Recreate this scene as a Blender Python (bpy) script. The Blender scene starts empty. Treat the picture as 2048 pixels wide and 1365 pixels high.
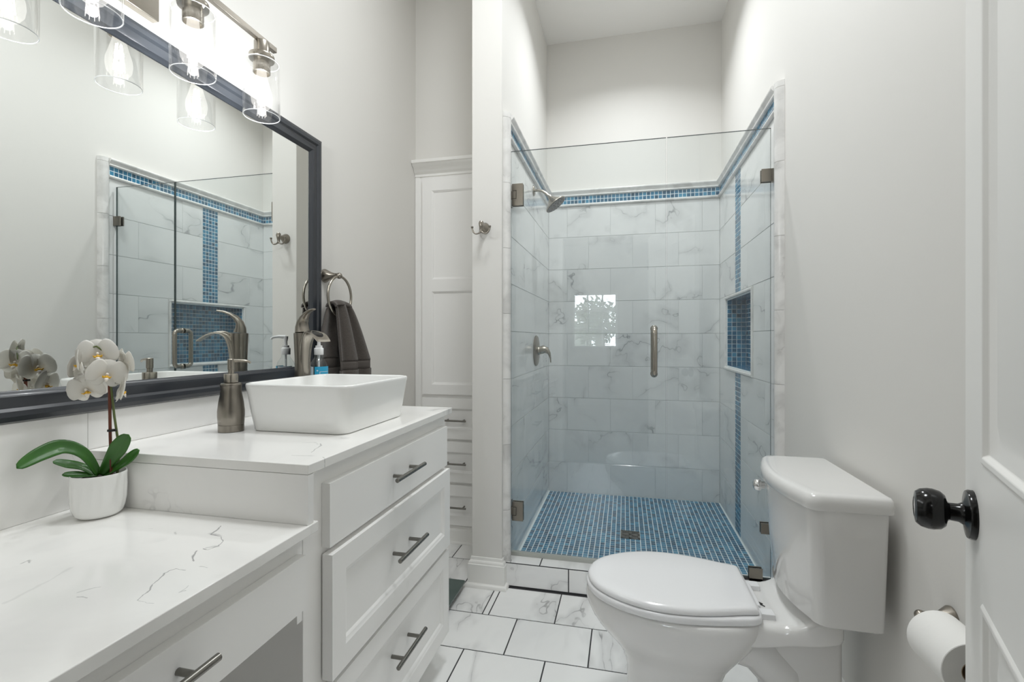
import bpy, bmesh, math, random
from mathutils import Vector, Matrix
random.seed(7)
SC = bpy.context.scene
COL = SC.collection
PI = math.pi

# ---------------------------------------------------------------- camera, world, lights, exposure
CAM_H = 1.15
cd = bpy.data.cameras.new('camera'); cam = bpy.data.objects.new('camera', cd); COL.objects.link(cam)
cam.location = (0, 0, CAM_H); cam.rotation_euler = (PI / 2, 0, 0.2294)
cd.sensor_width = 36.0; cd.sensor_fit = 'HORIZONTAL'; cd.lens = 964.0 / 2048 * 36.0
cd.shift_y = -(682.5 - 677.4) / 2048
cd.clip_start = 0.01
SC.camera = cam
SC.view_settings.view_transform = 'Standard'; SC.view_settings.look = 'None'
SC.view_settings.gamma = 1.0; SC.view_settings.use_curve_mapping = False
SC.view_settings.exposure = -0.03
SC.cycles.max_bounces = 14; SC.cycles.diffuse_bounces = 7; SC.cycles.glossy_bounces = 6
SC.cycles.transparent_max_bounces = 24; SC.cycles.transmission_bounces = 8
SC.cycles.sample_clamp_indirect = 4.0
SC.cycles.caustics_reflective = False; SC.cycles.caustics_refractive = False
SC.cycles.use_denoising = True

W = bpy.data.worlds.new('sky'); SC.world = W; W.use_nodes = True
bg = W.node_tree.nodes['Background']
bg.inputs[0].default_value = (0.86, 0.93, 1.0, 1); bg.inputs[1].default_value = 20.0

CEIL_FILL_W = 21.5  # added overhead fill for the bathroom, fixture unseen
CEIL_FILL_XY = (-0.22, 1.30)
BULB_W = 4.2      # each vanity bulb
HALL_FILL_W = 4.0     # added fill lamp in the room behind the door
SHOWER_W = 11.0   # recessed shower downlight

def area_light(name, loc, size, power, color=(.945, .982, 1), shape='DISK', rot=(0, 0, 0), spread=180):
    ld = bpy.data.lights.new(name, 'AREA'); ld.shape = shape; ld.size = size; ld.energy = power; ld.color = color; ld.spread = math.radians(spread)
    o = bpy.data.objects.new(name, ld); o.location = loc; o.rotation_euler = rot; COL.objects.link(o); return o

# ---------------------------------------------------------------- mesh helpers
class MB:
    def __init__(s): s.v = []; s.f = []; s.a = []; s.m = []; s.cur = (0, 0, 0); s.mi = 0
    def verts(s, pts):
        b = len(s.v); s.v += [tuple(p) for p in pts]; return b
    def face(s, idx): s.f.append(tuple(idx)); s.a.append(s.cur); s.m.append(s.mi)
    def poly(s, pts): b = s.verts(pts); s.face(range(b, b + len(pts)))
    def box(s, x0, x1, y0, y1, z0, z1):
        b = s.verts([(x, y, z) for z in (z0, z1) for y in (y0, y1) for x in (x0, x1)])
        for q in ((0, 2, 3, 1), (4, 5, 7, 6), (0, 1, 5, 4), (2, 6, 7, 3), (0, 4, 6, 2), (1, 3, 7, 5)): s.face([b + i for i in q])
        return s
    def rings(s, rings, closed=True, cap0=True, cap1=True):
        bs = [s.verts(r) for r in rings]; n = len(rings[0])
        for i in range(len(rings) - 1):
            for j in range(n if closed else n - 1):
                k = (j + 1) % n
                s.face((bs[i] + j, bs[i] + k, bs[i + 1] + k, bs[i + 1] + j))
        if cap0: s.face([bs[0] + j for j in range(n)][::-1])
        if cap1: s.face([bs[-1] + j for j in range(n)])
        return s
    def lathe(s, prof, o=(0, 0, 0), axis=(0, 0, 1), n=24, cap0=True, cap1=True, sx=1.0):
        ax = Vector(axis).normalized(); t = Vector((1, 0, 0)) if abs(ax.x) < .9 else Vector((0, 1, 0))
        u = (t - ax * t.dot(ax)).normalized(); w = ax.cross(u); o = Vector(o)
        s.rings([[o + ax * h + (u * math.cos(2 * PI * j / n) * sx + w * math.sin(2 * PI * j / n)) * max(r, 1e-5) for j in range(n)] for r, h in prof], True, cap0, cap1)
        return s
    def cyl(s, a, b, r, n=16, r2=None):
        a = Vector(a); b = Vector(b); d = (b - a); return s.lathe([(r, 0), (r if r2 is None else r2, d.length)], a, d, n)
    def tube(s, pts, r, n=12, cap=True, flat=1.0, up=None):
        pts = [Vector(p) for p in pts]; m = len(pts)
        rr = r if isinstance(r, (list, tuple)) else [r] * m
        T = [(pts[min(i + 1, m - 1)] - pts[max(i - 1, 0)]).normalized() for i in range(m)]
        u = Vector(up) if up else (Vector((0, 0, 1)) if abs(T[0].z) < .9 else Vector((1, 0, 0)))
        rings = []
        for i in range(m):
            u = (u - T[i] * u.dot(T[i])).normalized(); w = T[i].cross(u)
            fl = flat[i] if isinstance(flat, (list, tuple)) else flat
            rings.append([pts[i] + (u * math.cos(2 * PI * j / n) * fl + w * math.sin(2 * PI * j / n)) * rr[i] for j in range(n)])
        s.rings(rings, True, cap, cap); return s
    def sphere(s, c, r, n=16, sz=1.0):
        return s.lathe([(r * math.sin(PI * i / n), -r * sz * math.cos(PI * i / n)) for i in range(n + 1)], c, (0, 0, 1), n * 2)
    def prism(s, poly, fn, h0, h1):
        s.rings([[fn(u, v, h0) for u, v in poly], [fn(u, v, h1) for u, v in poly]]); return s
    def grid(s, fn, nu, nv, closed=False):
        b = s.verts([fn(i / nu, j / nv) for j in range(nv + 1) for i in range(nu + 1)])
        for j in range(nv):
            for i in range(nu):
                k = b + j * (nu + 1) + i; s.face((k, k + 1, k + nu + 2, k + nu + 1))
        return s

def obj(name, mb, mats, parent=None, bevel=0, smooth=35, sub=0, kind=None, solid=0, seg=2):
    off = Vector((0, 0, 0)); p = parent
    while p is not None: off += p.location; p = p.parent
    me = bpy.data.meshes.new(name)
    me.from_pydata([tuple(Vector(v) - off) for v in mb.v], [], mb.f)
    bm = bmesh.new(); bm.from_mesh(me); bmesh.ops.recalc_face_normals(bm, faces=bm.faces); bm.to_mesh(me); bm.free()
    at = me.attributes.new('rnd', 'FLOAT_VECTOR', 'FACE')
    at.data.foreach_set('vector', [c for a in mb.a for c in a])
    if not isinstance(mats, (list, tuple)): mats = [mats]
    for m in mats: me.materials.append(m)
    me.polygons.foreach_set('material_index', mb.m)
    if smooth:
        me.polygons.foreach_set('use_smooth', [True] * len(me.polygons))
        if smooth < 180: me.set_sharp_from_angle(angle=math.radians(smooth))
    o = bpy.data.objects.new(name, me); COL.objects.link(o)
    if parent is not None: o.parent = parent
    if bevel:
        b = o.modifiers.new('bevel', 'BEVEL'); b.width = bevel; b.segments = seg; b.limit_method = 'ANGLE'; b.angle_limit = math.radians(40); b.harden_normals = True
    if solid:
        b = o.modifiers.new('solid', 'SOLIDIFY'); b.thickness = solid; b.offset = 0
    if sub:
        b = o.modifiers.new('sub', 'SUBSURF'); b.levels = sub; b.render_levels = sub
    if kind: o['kind'] = kind
    return o

def tag(o, label, cat, group=None):
    o['label'] = label; o['category'] = cat; o['kind'] = 'thing'
    if group: o['group'] = group
    return o
def thing(name, loc, label, cat, group=None):
    o = bpy.data.objects.new(name, None); o.empty_display_size = .05; COL.objects.link(o); o.location = loc
    return tag(o, label, cat, group)
def struct(name, mb, m, bevel=0, parent=None, smooth=35): return obj(name, mb, m, parent, bevel, smooth, kind='structure')
def copy_tree(o, parent=None, delta=None):
    c = o.copy(); COL.objects.link(c)
    if parent is not None: c.parent = parent
    if delta is not None: c.location = Vector(o.location) + Vector(delta)
    for ch in list(o.children): copy_tree(ch, c)
    return c

# ---------------------------------------------------------------- materials
def new_mat(name):
    m = bpy.data.materials.new(name); m.use_nodes = True; return m, m.node_tree, m.node_tree.nodes['Principled BSDF']
def N(nt, t, **kw):
    n = nt.nodes.new(t)
    for k, v in kw.items():
        if k.startswith('i_'):
            key = k[2:]; n.inputs[int(key) if key.isdigit() else key].default_value = v
        else: setattr(n, k, v)
    return n
def L(nt, a, b): nt.links.new(a, b)
def math_n(nt, op, a, b=None, clamp=False):
    n = nt.nodes.new('ShaderNodeMath'); n.operation = op; n.use_clamp = clamp
    for i, q in enumerate((a, b)):
        if q is None: continue
        if isinstance(q, (int, float)): n.inputs[i].default_value = q
        else: L(nt, q, n.inputs[i])
    return n.outputs[0]
def mixc(nt, fac, a, b):
    n = nt.nodes.new('ShaderNodeMix'); n.data_type = 'RGBA'
    for s, q in ((n.inputs[0], fac), (n.inputs[6], a), (n.inputs[7], b)):
        if isinstance(q, (int, float)): s.default_value = q
        elif isinstance(q, tuple): s.default_value = (*q, 1) if len(q) == 3 else q
        else: L(nt, q, s)
    return n.outputs[2]
def mapr(nt, v, a, b, c=0.0, d=1.0, smooth=True):
    n = nt.nodes.new('ShaderNodeMapRange'); n.interpolation_type = 'SMOOTHSTEP' if smooth else 'LINEAR'
    L(nt, v, n.inputs[0])
    for i, q in enumerate((a, b, c, d)): n.inputs[i + 1].default_value = q
    return n.outputs[0]
def noise(nt, vec, scale, detail=2, rough=.5, dist=0.0):
    n = nt.nodes.new('ShaderNodeTexNoise'); n.inputs['Scale'].default_value = scale; n.inputs['Detail'].default_value = detail
    n.inputs['Roughness'].default_value = rough; n.inputs['Distortion'].default_value = dist
    if vec is not None: L(nt, vec, n.inputs['Vector'])
    return n.outputs['Fac']
def objco(nt): return nt.nodes.new('ShaderNodeTexCoord').outputs['Object']
def bump(nt, b, h, strength, dist=.002):
    n = nt.nodes.new('ShaderNodeBump'); n.inputs['Strength'].default_value = strength; n.inputs['Distance'].default_value = dist
    L(nt, h, n.inputs['Height']); L(nt, n.outputs[0], b.inputs['Normal'])
def simple(name, c, rough=.5, metal=0.0, coat=0.0, bscale=0, bstr=0, spec=.5, bdist=.002):
    m, nt, b = new_mat(name); b.inputs['Base Color'].default_value = (*c, 1); b.inputs['Roughness'].default_value = rough
    b.inputs['Metallic'].default_value = metal; b.inputs['Coat Weight'].default_value = coat; b.inputs['Coat Roughness'].default_value = .05
    b.inputs['Specular IOR Level'].default_value = spec
    if bscale: bump(nt, b, noise(nt, objco(nt), bscale, 3), bstr, bdist)
    return m
def brushed(name, c, rough=.28, axis=(1, 1, 12)):
    m, nt, b = new_mat(name); b.inputs['Metallic'].default_value = 1
    b.inputs['Base Color'].default_value = (*c, 1); b.inputs['Roughness'].default_value = rough; b.inputs['Anisotropic'].default_value = .35
    return m
def lin(r, g, b):
    f = lambda c: ((c / 255 + .055) / 1.055) ** 2.4 if c > 10 else c / 255 / 12.92
    return (f(r), f(g), f(b))

def veined(name, base, vein, cloud, vs=2.2, vw=.012, vstr=.7, cstr=.35, rough=.15, use_rnd=True, coat=0.0, mk=(.50, .66), lines=(), sf=.38):
    m, nt, b = new_mat(name)
    co = objco(nt)
    if use_rnd:
        a = N(nt, 'ShaderNodeAttribute', attribute_name='rnd')
        sc = N(nt, 'ShaderNodeVectorMath', operation='SCALE'); L(nt, a.outputs['Vector'], sc.inputs[0]); sc.inputs['Scale'].default_value = 11.0
        ad = N(nt, 'ShaderNodeVectorMath', operation='ADD'); L(nt, co, ad.inputs[0]); L(nt, sc.outputs[0], ad.inputs[1]); co = ad.outputs[0]
    vc = co
    if use_rnd:
        mp = N(nt, 'ShaderNodeMapping'); mp.inputs['Rotation'].default_value = (.6, .75, .55); mp.inputs['Scale'].default_value = (1.5, .55, 1.5); L(nt, co, mp.inputs[0]); vc = mp.outputs[0]
    n1 = noise(nt, vc, vs, 4, .5, .25)
    d1 = math_n(nt, 'ABSOLUTE', math_n(nt, 'SUBTRACT', n1, .5))
    v1 = mapr(nt, d1, 0.0, vw, 1.0, 0.0)
    mask = mapr(nt, noise(nt, co, vs * 1.3, 2), *mk)
    fine = mapr(nt, noise(nt, co, vs * 9, 3), .3, .7, .35, 1.0)
    v = math_n(nt, 'MULTIPLY', math_n(nt, 'MULTIPLY', v1, mask), fine)
    soft = mapr(nt, d1, 0.0, vw * 9, 1.0, 0.0)
    soft = math_n(nt, 'MULTIPLY', math_n(nt, 'MULTIPLY', soft, mask), sf)
    v = math_n(nt, 'MAXIMUM', v, soft)
    if lines:
        v = math_n(nt, 'MAXIMUM', v, line_veins(nt, co, lines))
    cl = mapr(nt, noise(nt, co, vs * .9, 4, .6, 1.0), .42, .72)
    c1 = mixc(nt, math_n(nt, 'MULTIPLY', cl, cstr), base, cloud)
    c2 = mixc(nt, math_n(nt, 'MULTIPLY', v, vstr), c1, vein)
    L(nt, c2, b.inputs['Base Color']); b.inputs['Roughness'].default_value = rough; b.inputs['Coat Weight'].default_value = coat
    return m

def line_veins(nt, co, lines):
    """veins of the stone itself, drawn along polylines on the slab (metres)"""
    wob = N(nt, 'ShaderNodeTexNoise'); wob.inputs['Scale'].default_value = 45; wob.inputs['Detail'].default_value = 3; L(nt, co, wob.inputs['Vector'])
    sb = N(nt, 'ShaderNodeVectorMath', operation='SUBTRACT'); L(nt, wob.outputs['Color'], sb.inputs[0]); sb.inputs[1].default_value = (.5, .5, .5)
    ml = N(nt, 'ShaderNodeVectorMath', operation='MULTIPLY'); L(nt, sb.outputs[0], ml.inputs[0]); ml.inputs[1].default_value = (.012, .012, 0)
    ad = N(nt, 'ShaderNodeVectorMath', operation='ADD'); L(nt, co, ad.inputs[0]); L(nt, ml.outputs[0], ad.inputs[1])
    fl = N(nt, 'ShaderNodeVectorMath', operation='MULTIPLY'); L(nt, ad.outputs[0], fl.inputs[0]); fl.inputs[1].default_value = (1, 1, 0); p = fl.outputs[0]
    tot = None
    thick = mapr(nt, noise(nt, co, 30, 2), .3, .7, .4, 1.5)
    for pts, w, a in lines:
        dm = None
        for (ax, ay), (bx, by) in zip(pts[:-1], pts[1:]):
            dx, dy = bx - ax, by - ay; l2 = max(1e-9, dx * dx + dy * dy)
            q = N(nt, 'ShaderNodeVectorMath', operation='SUBTRACT'); L(nt, p, q.inputs[0]); q.inputs[1].default_value = (ax, ay, 0)
            d = N(nt, 'ShaderNodeVectorMath', operation='DOT_PRODUCT'); L(nt, q.outputs[0], d.inputs[0]); d.inputs[1].default_value = (dx / l2, dy / l2, 0)
            h = math_n(nt, 'ADD', d.outputs['Value'], 0.0, True)
            k = N(nt, 'ShaderNodeVectorMath', operation='SCALE'); k.inputs[0].default_value = (dx, dy, 0); L(nt, h, k.inputs['Scale'])
            e = N(nt, 'ShaderNodeVectorMath', operation='DISTANCE'); L(nt, q.outputs[0], e.inputs[0]); L(nt, k.outputs[0], e.inputs[1])
            dm = e.outputs['Value'] if dm is None else math_n(nt, 'MINIMUM', dm, e.outputs['Value'])
        f = mapr(nt, math_n(nt, 'DIVIDE', math_n(nt, 'DIVIDE', dm, thick), w), .3, 1.6, a, 0.0)
        tot = f if tot is None else math_n(nt, 'MAXIMUM', tot, f)
    return tot
M = {}
M['wall'] = simple('wall_paint', lin(222, 220, 216), .62, bscale=180, bstr=.05)
M['ceil'] = simple('ceiling_paint', lin(240, 238, 235), .8)
M['trim'] = simple('white_trim_paint', lin(240, 239, 236), .32)
M['cab'] = simple('white_cabinet_paint', lin(243, 242, 240), .34)
M['door'] = simple('door_paint', lin(236, 235, 232), .4)
M['dark'] = simple('matte_dark', (.05, .05, .05), .8)  # plain dark tone of drain pan, bottom channel and printed mark
M['quartz'] = veined('white_quartz', lin(240, 239, 237), lin(105, 106, 108), lin(222, 221, 219), 4.2, .010, .42, .3, .14, False, mk=(.56, .70), sf=.15)
QA = dict(vs=4.2, vw=.010, vstr=.75, cstr=.4, rough=.14, use_rnd=False, mk=(.60, .72))
QC = (lin(238, 237, 234), lin(105, 106, 108), lin(222, 221, 219))
M['quartz_low'] = veined('low_white_quartz', *QC, **QA, lines=[([(-0.7691, 0.7893), (-0.7533, 0.7518), (-0.7262, 0.7452), (-0.7096, 0.7323), (-0.6986, 0.7109), (-0.7020, 0.6948), (-0.7145, 0.6957)], 0.0013, 0.95), ([(-0.7569, 0.7553), (-0.7333, 0.7504)], 0.003, 0.4), ([(-0.7005, 0.7089), (-0.7114, 0.7002)], 0.004, 0.35), ([(-0.7207, 0.6867), (-0.7046, 0.6652), (-0.6911, 0.6532)], 0.0013, 0.9), ([(-0.6775, 0.6252), (-0.6945, 0.6243), (-0.7005, 0.6105), (-0.6800, 0.5721), (-0.6640, 0.5397)], 0.0011, 0.8), ([(-0.6640, 0.5397), (-0.6457, 0.5352), (-0.6348, 0.5368)], 0.001, 0.35), ([(-0.6664, 0.6418), (-0.6496, 0.6412)], 0.001, 0.5), ([(-0.6291, 0.5867), (-0.6248, 0.5690), (-0.6219, 0.5739)], 0.001, 0.5), ([(-0.8367, 0.4896), (-0.8449, 0.5336), (-0.8611, 0.5886)], 0.002, 0.16), ([(-0.9580, 0.5822), (-0.9590, 0.5954), (-0.9457, 0.5884)], 0.0012, 0.6), ([(-0.7705, 0.5350), (-0.7545, 0.5547)], 0.001, 0.4), ([(-0.7555, 0.5258), (-0.7402, 0.5258)], 0.001, 0.5), ([(-0.8304, 0.7426), (-0.8175, 0.7368)], 0.0014, 0.4), ([(-0.8934, 0.7480), (-0.8847, 0.7481)], 0.0014, 0.3), ([(-0.5888, 0.4670), (-0.5887, 0.4681)], 0.001, 0.5)])
M['quartz_tall'] = veined('tall_white_quartz', *QC, **QA, lines=[([(-0.6872, 0.8886), (-0.6633, 0.8906), (-0.6401, 0.8960)], 0.0012, 0.45), ([(-0.6624, 0.9203), (-0.6737, 0.9489), (-0.6838, 0.9839), (-0.6960, 1.0029)], 0.0013, 0.7), ([(-0.7469, 1.0000), (-0.7227, 1.0148), (-0.6971, 0.9938)], 0.003, 0.22), ([(-0.6155, 0.8911), (-0.6008, 0.8807)], 0.0012, 0.6)])
M['walltile'] = veined('marble_wall_tile', lin(226, 227, 226), lin(112, 115, 119), lin(206, 208, 209), 1.7, .0075, .72, .35, .12, mk=(.40, .52), sf=.22)
M['floortile'] = veined('marble_floor_tile', lin(243, 243, 242), lin(138, 137, 138), lin(224, 224, 225), 2.2, .007, .85, .3, .22, mk=(.37, .49), sf=.25)
M['stone'] = veined('marble_trim', lin(230, 229, 227), lin(150, 148, 146), lin(196, 195, 193), 7.0, .03, .5, .7, .2)
M['grout_w'] = simple('white_grout', lin(214, 217, 217), .85)
M['grout_b'] = simple('pale_mosaic_grout', lin(222, 230, 232), .8)
M['grout_d'] = simple('charcoal_grout', lin(62, 62, 64), .85)
M['nickel'] = brushed('brushed_nickel', lin(168, 162, 152), .27)
M['nickel_d'] = brushed('dark_brushed_nickel', lin(146, 140, 131), .3)
M['pull'] = brushed('satin_nickel_pull', lin(132, 130, 125), .26, (12, 1, 1))
M['chrome'] = simple('chrome', (.75, .75, .75), .06, 1)
M['porc'] = simple('white_porcelain', lin(222, 221, 219), .09, coat=.3)
M['sink'] = simple('white_ceramic', lin(240, 240, 238), .12, coat=.2)
M['plastic'] = simple('white_seat_plastic', lin(228, 228, 229), .14)
M['whiteplastic'] = simple('white_pump_plastic', lin(240, 240, 240), .3)
M['frame'] = simple('slate_frame', lin(49, 52, 57), .27, coat=.15)
M['black'] = simple('black_metal', (.004, .004, .004), .16, spec=.35)
M['paper'] = simple('tissue_paper', lin(238, 237, 234), .9, bscale=90, bstr=.1)
M['ptube'] = simple('card_tube', lin(170, 150, 125), .9)
M['leaf'] = None
M['stem'] = simple('flower_stem_green', lin(92, 104, 58), .5)
M['stake'] = simple('brown_stake', lin(104, 52, 34), .55)
M['clip'] = simple('black_clip', (.01, .01, .01), .4)
M['soil'] = simple('dark_bark', (.02, .015, .01), .9, bscale=60, bstr=1, bdist=.01)
M['carpet'] = simple('carpet', lin(150, 140, 128), .95)
M['hallwall'] = simple('hall_paint', lin(190, 188, 184), .7)

def mirror_mat():
    m, nt, b = new_mat('mirror_silver'); b.inputs['Base Color'].default_value = (.88, .90, .885, 1); b.inputs['Metallic'].default_value = 1; b.inputs['Roughness'].default_value = 0.0
    return m
M['mirror'] = mirror_mat()
def glass_mat(name, tint, ior=1.5, gl=1.0):
    m, nt, b = new_mat(name); nt.nodes.remove(b); out = nt.nodes['Material Output']
    t = N(nt, 'ShaderNodeBsdfTransparent'); t.inputs[0].default_value = (*tint, 1)
    g = N(nt, 'ShaderNodeBsdfGlossy'); g.inputs['Roughness'].default_value = 0.0; g.inputs[0].default_value = (gl, gl, gl, 1)
    lw = N(nt, 'ShaderNodeLayerWeight'); lw.inputs['Blend'].default_value = .5
    fr = math_n(nt, 'ADD', math_n(nt, 'MULTIPLY', math_n(nt, 'POWER', lw.outputs['Facing'], 5.0), .955), .046)
    mx = N(nt, 'ShaderNodeMixShader'); L(nt, fr, mx.inputs[0]); L(nt, t.outputs[0], mx.inputs[1]); L(nt, g.outputs[0], mx.inputs[2]); L(nt, mx.outputs[0], out.inputs[0])
    return m
M['glass'] = glass_mat('clear_shower_glass', (.936, .95, .949))
M['shade'] = glass_mat('clear_lamp_glass', (.975, .975, .975))
def rim_mat():  # whitish rim colour stands in for bulb reflections on the glass edge
    m, nt, b = new_mat('painted_rim_glint'); b.inputs['Base Color'].default_value = (.9, .9, .9, 1); b.inputs['Roughness'].default_value = .1
    out = nt.nodes['Material Output']; t = N(nt, 'ShaderNodeBsdfTransparent'); mx = N(nt, 'ShaderNodeMixShader'); mx.inputs[0].default_value = .45
    L(nt, b.outputs[0], mx.inputs[1]); L(nt, t.outputs[0], mx.inputs[2]); L(nt, mx.outputs[0], out.inputs[0]); return m
M['rimglint'] = rim_mat()
M['gedge'] = simple('green_glass_edge', lin(58, 72, 72), .15)
M['gel'] = glass_mat('clear_gel_bottle', (.93, .955, .96))
M['seal'] = simple('clear_vinyl_seal', lin(176, 178, 172), .2)
M['scaleglass'] = simple('dark_green_glass', lin(72, 88, 84), .05)
M['window'] = glass_mat('window_pane', (.97, .98, .98))

def emis(name, c, s, transp=0.0):
    m, nt, b = new_mat(name); nt.nodes.remove(b); out = nt.nodes['Material Output']
    e = N(nt, 'ShaderNodeEmission'); e.inputs[0].default_value = (*c, 1); e.inputs[1].default_value = s
    if transp:
        t = N(nt, 'ShaderNodeBsdfTransparent'); mx = N(nt, 'ShaderNodeMixShader'); mx.inputs[0].default_value = transp
        L(nt, e.outputs[0], mx.inputs[1]); L(nt, t.outputs[0], mx.inputs[2]); L(nt, mx.outputs[0], out.inputs[0])
    else: L(nt, e.outputs[0], out.inputs[0])
    return m
M['filament'] = emis('lit_filament', (1, .96, .9), 12)
M['bulb'] = emis('lit_bulb_glass', (1, .97, .92), 2.2, .86)
M['lamp'] = emis('lit_diffuser', (1, .97, .93), 1.5)

def mosaic_mat():
    m, nt, b = new_mat('blue_glass_mosaic')
    a = N(nt, 'ShaderNodeAttribute', attribute_name='rnd')
    sx = N(nt, 'ShaderNodeSeparateXYZ'); L(nt, a.outputs['Vector'], sx.inputs[0])
    r = N(nt, 'ShaderNodeValToRGB'); L(nt, sx.outputs[0], r.inputs[0])
    cr = r.color_ramp; cr.elements[0].position = 0; cr.elements[0].color = (*lin(12, 58, 86), 1); cr.elements[1].position = 1; cr.elements[1].color = (*lin(66, 141, 173), 1)
    e = cr.elements.new(.4); e.color = (*lin(24, 91, 127), 1); e = cr.elements.new(.75); e.color = (*lin(40, 115, 151), 1)
    mp = N(nt, 'ShaderNodeMapping'); mp.inputs['Scale'].default_value = (30, 260, 260)
    ad = N(nt, 'ShaderNodeVectorMath', operation='ADD'); L(nt, objco(nt), ad.inputs[0]); L(nt, a.outputs['Vector'], ad.inputs[1]); L(nt, ad.outputs[0], mp.inputs[0])
    f = mapr(nt, noise(nt, mp.outputs[0], 1.0, 3), .35, .7)
    L(nt, mixc(nt, math_n(nt, 'MULTIPLY', f, .35), r.outputs[0], lin(92, 150, 172)), b.inputs['Base Color'])
    b.inputs['Roughness'].default_value = .12
    return m
M['mosaic'] = mosaic_mat()
def towel_mat():
    m, nt, b = new_mat('grey_terry'); co = objco(nt)
    mp = N(nt, 'ShaderNodeMapping'); mp.inputs['Scale'].default_value = (1, 1, .45); L(nt, co, mp.inputs[0])
    f = noise(nt, mp.outputs[0], 620, 3, .7)
    L(nt, mixc(nt, math_n(nt, 'MULTIPLY', f, 1.0), lin(34, 30, 28), lin(118, 110, 104)), b.inputs['Base Color'])
    b.inputs['Roughness'].default_value = 1; b.inputs['Sheen Weight'].default_value = .25; b.inputs['Specular IOR Level'].default_value = .1
    bump(nt, b, f, .8, .0035); return m
M['towel'] = towel_mat()
M['towelband'] = simple('grey_towel_band', lin(84, 78, 74), .9, bscale=400, bstr=.5)
def leaf_mat():
    m, nt, b = new_mat('orchid_leaf'); co = objco(nt)
    L(nt, mixc(nt, noise(nt, co, 18, 3), lin(28, 74, 24), lin(66, 124, 40)), b.inputs['Base Color']); b.inputs['Roughness'].default_value = .3
    return m
M['leaf'] = leaf_mat()
def petal_mat():
    m, nt, b = new_mat('white_petal'); b.inputs['Base Color'].default_value = (*lin(244, 242, 238), 1); b.inputs['Roughness'].default_value = .5
    out = nt.nodes['Material Output']; t = N(nt, 'ShaderNodeBsdfTranslucent'); t.inputs[0].default_value = (*lin(244, 243, 238), 1)
    mx = N(nt, 'ShaderNodeMixShader'); mx.inputs[0].default_value = .45; L(nt, b.outputs[0], mx.inputs[1]); L(nt, t.outputs[0], mx.inputs[2]); L(nt, mx.outputs[0], out.inputs[0])
    return m
M['petal'] = petal_mat()
M['lip'] = simple('yellow_lip', lin(226, 176, 44), .5)
M['lipw'] = simple('pale_lip', lin(240, 232, 222), .5)

# ---------------------------------------------------------------- room constants (metres)
WL = -1.175; WR = 0.634           # left and right wall faces
SL = -0.534; SR = 0.620           # tiled shower faces
SB = 3.457                        # tiled shower back
PX0, PX1, PY = -0.694, -0.549, 2.1475   # partition end
NY = 2.585                        # wall above the linen cabinet
CZ = 3.282; ZS = 0.051; GY = 2.2516
RZ0, RP, TW = 1.8733, 0.2298, 0.3035    # tile rows and tile width
JT = 2.207
FY = 0.06                         # bathroom face of the doorway wall
NICHE = (2.615, 3.239, 0.975, 1.392, 0.104)

# ---------------------------------------------------------------- setting
mb = MB(); mb.box(-1.5, 1.0, -.08, 3.75, -.12, -.0015); struct('floor', mb, M['grout_d'])
def rect_sub(r, e):
    a, b, c, d = r; x0, x1, y0, y1 = e
    if b <= x0 or a >= x1 or d <= y0 or c >= y1: return [r]
    out = []
    if a < x0: out.append((a, x0, c, d)); a = x0
    if b > x1: out.append((x1, b, c, d)); b = x1
    if c < y0: out.append((a, b, c, y0))
    if d > y1: out.append((a, b, y1, d))
    return out
def tile_field(mb, U, V, rows, pu, offs, fn, gap, h, ch, ex=(), minw=.004, gu=None):
    """rows: list of v boundaries ascending; offs(k): joint phase of row k"""
    for k in range(len(rows) - 1):
        v0, v1 = max(rows[k], V[0]), min(rows[k + 1], V[1])
        if v1 - v0 < minw: continue
        o = offs(k); n0 = math.floor((U[0] - o) / pu)
        u = o + n0 * pu
        while u < U[1]:
            a, b = max(u, U[0]), min(u + pu, U[1]); u += pu
            if b - a < minw: continue
            rs = [(a, b, v0, v1)]
            for e in ex: rs = [q for r in rs for q in rect_sub(r, e)]
            mb.cur = (random.random(), random.random(), random.random())
            for a2, b2, c2, d2 in rs:
                g = gap / 2; gx_ = (gu if gu is not None else gap) / 2
                if b2 - a2 < minw or d2 - c2 < minw: continue
                o4 = [(a2 + gx_, c2 + g), (b2 - gx_, c2 + g), (b2 - gx_, d2 - g), (a2 + gx_, d2 - g)]
                i4 = [(a2 + gx_ + ch, c2 + g + ch), (b2 - gx_ - ch, c2 + g + ch), (b2 - gx_ - ch, d2 - g - ch), (a2 + gx_ + ch, d2 - g - ch)]
                bb = mb.verts([fn(p, q, 0) for p, q in o4] + [fn(p, q, h - ch) for p, q in o4] + [fn(p, q, h) for p, q in i4])
                for j in range(4):
                    j2 = (j + 1) % 4
                    mb.face((bb + j, bb + j2, bb + 4 + j2, bb + 4 + j)); mb.face((bb + 4 + j, bb + 4 + j2, bb + 8 + j2, bb + 8 + j))
                mb.face((bb + 8, bb + 9, bb + 10, bb + 11))
    mb.cur = (0, 0, 0)
# floor tiles
frows = [1.9297 + .2313 * k for k in range(-9, 4)]
mb = MB()
tile_field(mb, (-1.165, .63), (-.02, 2.58), frows, TW, lambda k: -.579 if (k - 9) % 2 == 0 else -.4285, lambda u, v, h: (u, v, -.006 + h), .005, .006, .0006,
           ex=[(-.552, .64, 2.160, 2.7)])
struct('floor_tiles', mb, M['floortile'])
mb = MB(); mb.box(-1.5, 1.0, -.1, 3.75, CZ, CZ + .1); struct('ceiling', mb, M['ceil'])
mb = MB(); mb.box(WL - .15, WL, -.06, NY + .6, 0, CZ); struct('wall_left', mb, M['wall'])
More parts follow.
